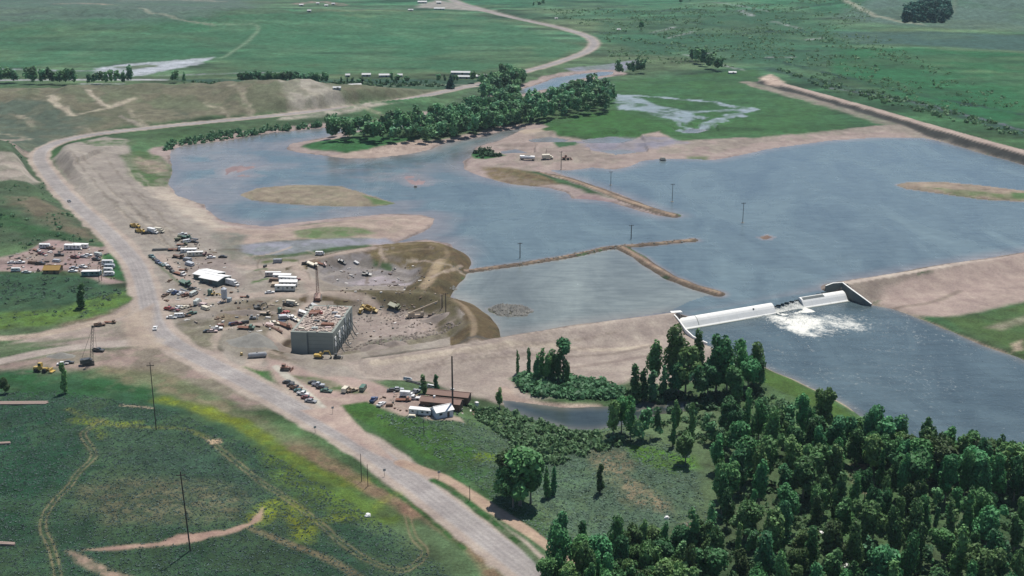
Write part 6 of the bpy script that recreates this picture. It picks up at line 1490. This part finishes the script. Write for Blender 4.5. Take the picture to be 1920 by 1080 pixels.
# upper yard
place([(335,450,'dump','olive',80,'olive dump truck at the top of the equipment cluster',.8),(343,441,'pickup','white',20,'white pickup topmost in the equipment cluster'),(349,448,'dump','green',-20,'green dump truck in the middle of the equipment cluster',.8),(352,455,'van','white',30,'bright white van in the equipment cluster'),(360,448,'pipes','grey',-25,'grey pipe bundle right in the equipment cluster',.7),(365,455,'sedan','black',-20,'black car at the right end of the equipment cluster'),(342,460,'flatbed','olive',5,'olive flatbed at the bottom of the equipment cluster',.8),
       (305,469,'pipes','dark',8,'long dark pipes lying left of the equipment cluster'),(329,470,'flatbed','silver',5,'silver flatbed right of the long dark pipes'),(343,469,'flatbed','cream',-10,'cream flatbed behind the white roofed trucks',.9),(354,474,'office','white',5,'upper of two white roofed trailers above the shop',.8),(366,480,'office','cream',15,'lower of two white roofed trailers above the shop',.8),(335,484,'dump','brown',-10,'brown dump truck left of the white roofed trailers',.8),
       (352,489,'stack','grey',-30,'upper grey stack of forms above the white roofed shop',1.1),(356,497,'stack','silver',-30,'lower grey stack of forms above the white roofed shop',1.1),(388,480,'loader','maroon',20,'dark maroon loader on the yard road above the shop',.7),(396,484,'sedan','white',10,'white car beside the maroon loader'),(418,483,'sedan','black',0,'black car on the yard road right of the maroon loader'),(344,507,'flatbed','brown',0,'brown flatbed left of the white roofed shop',.6)])
fr = 'vehicles along the fence by the highway'
place([(285,483,'pickup','teal',-48,'teal pickup, first from the top of the fence line by the highway'),(291,488,'sedan','dark',-48,'dark car, second in the fence line by the highway'),(297,494,'pickup','blue',-48,'blue pickup, third in the fence line by the highway'),(304,498,'sedan','teal',-48,'teal car, fourth in the fence line by the highway'),(311,498,'sedan','white',-48,'white car, fifth in the fence line by the highway'),
       (317,504,'pickup','black',-48,'black pickup, sixth in the fence line by the highway'),(324,511,'sedan','dark',-48,'dark car, seventh in the fence line by the highway'),(338,516,'flatbed','white',-35,'white flatbed, last in the fence line by the highway'),(348,534,'dump','green',-30,'big green dump truck at the foot of the fence line',.9)], fr)
place([(310,555,'sedan','brown',70,'brown car, leftmost of the lot beside the highway'),(321,547,'sedan','white',60,'white car, second from left in the lot beside the highway'),(331,551,'pickup','blue',60,'blue pickup between two white cars in the highway lot'),(340,552,'sedan','white',60,'white car right of the blue pickup in the highway lot'),(349,555,'pickup','rust',50,'rust coloured pickup at the right of the highway lot'),(346,545,'pipes','grey',-40,'grey pipe bundle behind the highway lot',.6),(360,543,'sedan','black',20,'black car in front of the white roofed shop'),(364,553,'van','pale',60,'pale van alone in front of the shop'),
       (371,570,'box_truck','pale',80,'pale green box truck in the middle of the lower lot',.8),(318,581,'pickup','red',-8,'red pickup at the left of the lower lot'),(327,583,'sedan','maroon',-8,'maroon car beside the red pickup in the lower lot'),(337,578,'sedan','white',60,'left of two white cars in the middle of the lower lot'),(347,578,'sedan','cream',60,'right one, cream car in the middle of the lower lot'),
       (322,597,'sedan','white',0,'white car, leftmost of the bottom row in the lower lot'),(337,595,'van','white',10,'white van in the bottom row of the lower lot'),(349,594,'sedan','brown',10,'brown car in the bottom row of the lower lot'),(360,590,'pickup','green',15,'green pickup at the right of the bottom row in the lower lot'),
       (381,574,'stack','pink',-35,'upper pinkish pile of boards in the lower lot'),(385,580,'stack','cream',-35,'lower cream pile of boards in the lower lot'),(436,536,'box_truck','white',-30,'white truck right of the white roofed shop'),(421,566,'hopper','silver',80,'silver cement silo standing in the yard'),(394,553,'tank','green',0,'green tank left of the cement silo',1.1),(404,554,'loader','yellow',10,'small yellow loader beside the green tank',.6),
       (443,569,'tank','dark',0,'leftmost of three dark drums right of the silo',.4),(450,569,'tank','dark',0,'middle of three dark drums right of the silo',.4),(464,566,'tank','dark',0,'rightmost of three dark drums right of the silo',.4),(459,558,'flatbed','dark',5,'dark flatbed on the haul road right of the silo',.6)])
# yard left of the block
place([(407,618,'pickup','white',15,'white pickup among the scrap at the curved haul road'),(398,623,'sedan','pink',20,'pinkish car left of the white pickup at the curved haul road'),(391,623,'sedan','dark',20,'dark car leftmost at the curved haul road'),(413,612,'stack','rust',30,'rusty scrap stack behind the white pickup',.7),(435,609,'stack','blue',20,'blue grey stack along the upper edge of the curved road',.7),(444,609,'pickup','maroon',20,'maroon pickup on the upper edge of the curved road'),(460,607,'container','black',15,'black bin above the dark green truck',.6),
       (462,617,'flatbed','green',-4,'dark green truck on the curved haul road',1.0),(474,599,'dozer','grey',10,'grey small bulldozer behind the dark green truck',.8),(498,591,'dump','tan',-10,'tan dump truck in the middle of the equipment yard',.7),(483,580,'excavator','dark',30,'dark excavator on the long earth bank',.8),(453,666,'tank','yellow',0,'small yellow tank left of the big grey tank',.5),(483,670,'bigtank','grey',5,'big grey horizontal tank beside the lower haul road',.8),
       (525,587,'tank','green',0,'dark green tank left of the concrete block',1.0),(535,589,'pickup','red',60,'red pickup left of the concrete block'),(532,598,'box_truck','silver',35,'silver box truck left of the concrete block',.7),(522,603,'pipes','white',35,'white pipes in front of the silver box truck',.6),(547,597,'pickup','white',-20,'white pickup right of the silver box truck'),(553,599,'sedan','cream',-20,'cream car beside the concrete block wall'),(514,607,'sedan','cream',30,'cream car left of the rusty lowboy'),(505,611,'stack','pink',0,'pinkish boards left of the rusty lowboy',.8),(531,611,'flatbed','rust',8,'rusty lowboy trailer beside the concrete block',1.0),(514,616,'pipes','rust',-6,'rusty pipes in front of the lowboy trailer',.7),
       (549,573,'box_truck','cream',-10,'cream truck on the haul road behind the concrete block',.8),(540,574,'pickup','black',0,'black pickup left of the cream truck on the haul road'),(567,590,'van','white',10,'white van at the back left corner of the concrete block'),
       (590,578,'container','grey',-15,'grey container behind the concrete block deck',.8),(582,582,'pickup','dark',20,'dark pickup behind the left rear of the concrete block')])
place([(535,545,'office','pale',3,'nearest site trailer of the five parked side by side',.95),(541,535,'office','white',3,'second site trailer from the front of the five side by side',.85),(539,528,'office','white',3,'third site trailer from the front of the five side by side',.85),(529,523,'office','white',3,'fourth site trailer from the front of the five side by side',.85),(512,518,'office','pink',3,'rearmost pinkish site trailer of the five side by side',.75),(554,526,'pickup','maroon',20,'maroon pickup right of the five site trailers'),(506,550,'sedan','white',10,'white car below the five site trailers'),
       (514,528,'stack','brown',0,'brown lumber stack left behind the site trailers',1.1),(518,536,'stack','tan',0,'tan lumber stack left of the nearest site trailer',1.1),(497,501,'container','dark',80,'small dark shed left of the five site trailers',.5),(521,492,'container','grey',0,'grey roofed cabin at the grass strip above the site trailers',.8),(585,499,'dump','cream',-10,'cream haul truck on the basin road',.8),(575,496,'pickup','black',10,'black pickup left of the cream haul truck'),(602,496,'flatbed','pink',10,'pinkish flatbed right of the cream haul truck',.7),(600,478,'van','white',0,'white van on the road along the mud flat'),(641,492,'sedan','black',-10,'black car at the edge of the muddy basin'),(668,494,'stack','grey',-30,'grey stack in the muddy basin',.7),(688,516,'pickup','dark',0,'dark pickup on the floor of the muddy basin')])
# left settlement
place([(23,494,'sedan','white',10,'white car at the left end of the settlement road'),(38,494,'pickup','white',15,'white pickup, second from the left end of the settlement'),(61,494,'stack','brown',0,'brown scrap ring of boards left of the ochre shed'),(76,496,'pickup','black',10,'black pickup tight left of the ochre shed'),(84,465,'camper','white',5,'white camper at the upper edge of the settlement'),(96,467,'pickup','brown',-20,'brown pickup right of the upper white camper'),(69,471,'flatbed','white',-30,'white flatbed at the upper left of the settlement',.7),(79,477,'sedan','maroon',-20,'maroon car below the white flatbed in the settlement'),(111,480,'pickup','dark',20,'dark pickup in the middle of the settlement road'),
       (137,467,'office','white',2,'left of two long white trailers at the top of the settlement',.85),(151,465,'office','white',2,'right of two long white trailers at the top of the settlement',.8),(141,484,'pickup','maroon',-10,'maroon pickup below the long white trailers'),(156,483,'sedan','grey',-5,'grey car below the long white trailers'),(165,480,'sedan','white',10,'white car right of the grey car in the settlement'),(184,480,'camper','pale',-30,'pale camper at the settlement entrance',.8),(181,488,'pickup','dark',-20,'dark pickup in front of the pale camper'),(106,491,'stack','silver',-10,'silver scrap stack behind the ochre shed',.9),(156,502,'pickup','white',-30,'white pickup alone in the settlement lot'),
       (202,496,'camper','white',0,'topmost of four white campers at the settlement corner',1.0),(206,503,'camper','silver',0,'silver camper, second of four at the settlement corner',.9),(203,509,'camper','white',0,'third of the four campers at the settlement corner',.8),(205,517,'camper','white',0,'lowest of the four campers at the settlement corner',.9),(172,517,'office','teal',-3,'teal mobile home at the bottom of the settlement',.9),(188,514,'tank','white',0,'white tank right of the teal mobile home',.8),(137,510,'sedan','white',0,'white car below the settlement lot'),(139,504,'sedan','silver',0,'silver car below the settlement lot'),(30,509,'camper','white',8,'white camper at the lower left of the settlement',.8),(50,512,'sedan','pale',0,'pale car right of the lower left camper')])
# peninsula and lake
place([(990,300,'tanker','white',2,'long white tank trailer on the gravel peninsula',1.0),(1027,298,'box_truck','cream',8,'cream truck right of the tank trailer on the peninsula',1.1),(1022,294,'crane','dark',10,'dark machine behind the cream truck on the peninsula',.35),(1062,299,'loader','rust',10,'rust coloured loader alone on the gravel peninsula',1.0)])
place([(1468,1012,'van','white',20,'white van half hidden in the riverside woods'),(1532,1003,'sedan','white',10,'white car under the trees of the riverside woods'),(1590,1068,'pickup','pale',-10,'pale pickup at the bottom of the riverside woods')])
def clutter(label, polypx, z, n, seed, big=1.0):
    x, y, h = sample_px(polypx, n, seed, z); g = random.Random(seed); mb = MB()
    for k in range(len(x)):
        w_ = g.choice([.4, .6, 1.0, 1.6, 2.6])*big; hh = g.uniform(.15, .9)*big
        mb.box((x[k], y[k], h[k]+hh*.4), (w_, g.uniform(.3, 1.2)*big, hh), g.uniform(0, 3))
    o = link('site_clutter', mb.mesh('site_clutter', M_CLUT)); tagk(o, 'stuff'); o['label'] = label; o['category'] = 'clutter'
def clut_mat():
    m, nt, b = newmat('mixed_clutter'); geo = N(nt, 'ShaderNodeNewGeometry'); cr = N(nt, 'ShaderNodeValToRGB'); cr.color_ramp.interpolation = 'CONSTANT'
    cols = [(.05,.045,.04),(.30,.24,.19),(.12,.07,.045),(.40,.38,.34),(.09,.10,.09),(.22,.17,.13),(.62,.58,.52),(.16,.10,.06)]
    while len(cr.color_ramp.elements) < len(cols): cr.color_ramp.elements.new(.5)
    for k, c in enumerate(cols): cr.color_ramp.elements[k].position = k/len(cols); cr.color_ramp.elements[k].color = (*c, 1)
    nt.links.new(geo.outputs['Random Per Island'], cr.inputs[0]); nt.links.new(cr.outputs[0], b.inputs['Base Color']); b.inputs['Roughness'].default_value = .8; return m
M_CLUT = clut_mat()
clutter('litter of crates planks and drums among the yard equipment', [(330,440),(380,440),(420,490),(470,560),(560,565),(560,620),(440,625),(340,600),(300,560),(310,500)], 3, 620, 61)
clutter('litter of boards and scrap around the left settlement', [(0,488),(90,460),(200,468),(215,525),(150,512),(0,510)], 3, 240, 62)
clutter('scraps lying around the sheds and gravel lot', [(730,725),(890,745),(890,770),(800,785),(700,765)], 3, 120, 63, .7)
clutter('debris on the floors of the pit and muddy basin', [(600,500),(780,500),(840,600),(800,640),(650,650),(640,560)], 0, 260, 64, .8)
# ------------------------------------------------------------------ road signs and posts along the highway
def sign(u, v, label):
    x, y, z = [float(q[0]) for q in spot([u], [v])]
    single('road_sign', label, 'sign', [('post', MB().tube((0,0,-.2),(0,0,2.6),.06,.06,6), M_STEEL), ('panel', MB().box((0,-.08,2.5),(1.0,.05,.9)), M_GREYB)], (x, y, z), .4)
sign(591,812,'small grey sign on the left edge of the highway'); sign(721,893,'small grey sign beside the thin posts on the highway verge'); sign(624,775,'small sign at the mouth of the parking drive'); sign(823,897,'small sign at the fork of the dirt track')

# ------------------------------------------------------------------ the air between
hz = MB().box((0, 2500, 110), (14000, 9000, 240)).mesh('haze', MG); hz.materials.clear()
mh = bpy.data.materials.new('haze_air'); mh.use_nodes = True; nt = mh.node_tree; nt.nodes.clear()
pv = nt.nodes.new('ShaderNodeVolumePrincipled'); out = nt.nodes.new('ShaderNodeOutputMaterial')
pv.inputs['Color'].default_value = (0.62, 0.82, 0.92, 1); pv.inputs['Density'].default_value = 0.00004; pv.inputs['Anisotropy'].default_value = 0.0
nt.links.new(pv.outputs[0], out.inputs['Volume']); hz.materials.append(mh)
ho = link('haze', hz); tagk(ho, 'stuff'); ho['label'] = 'thin blue haze over the valley'; ho['category'] = 'haze'
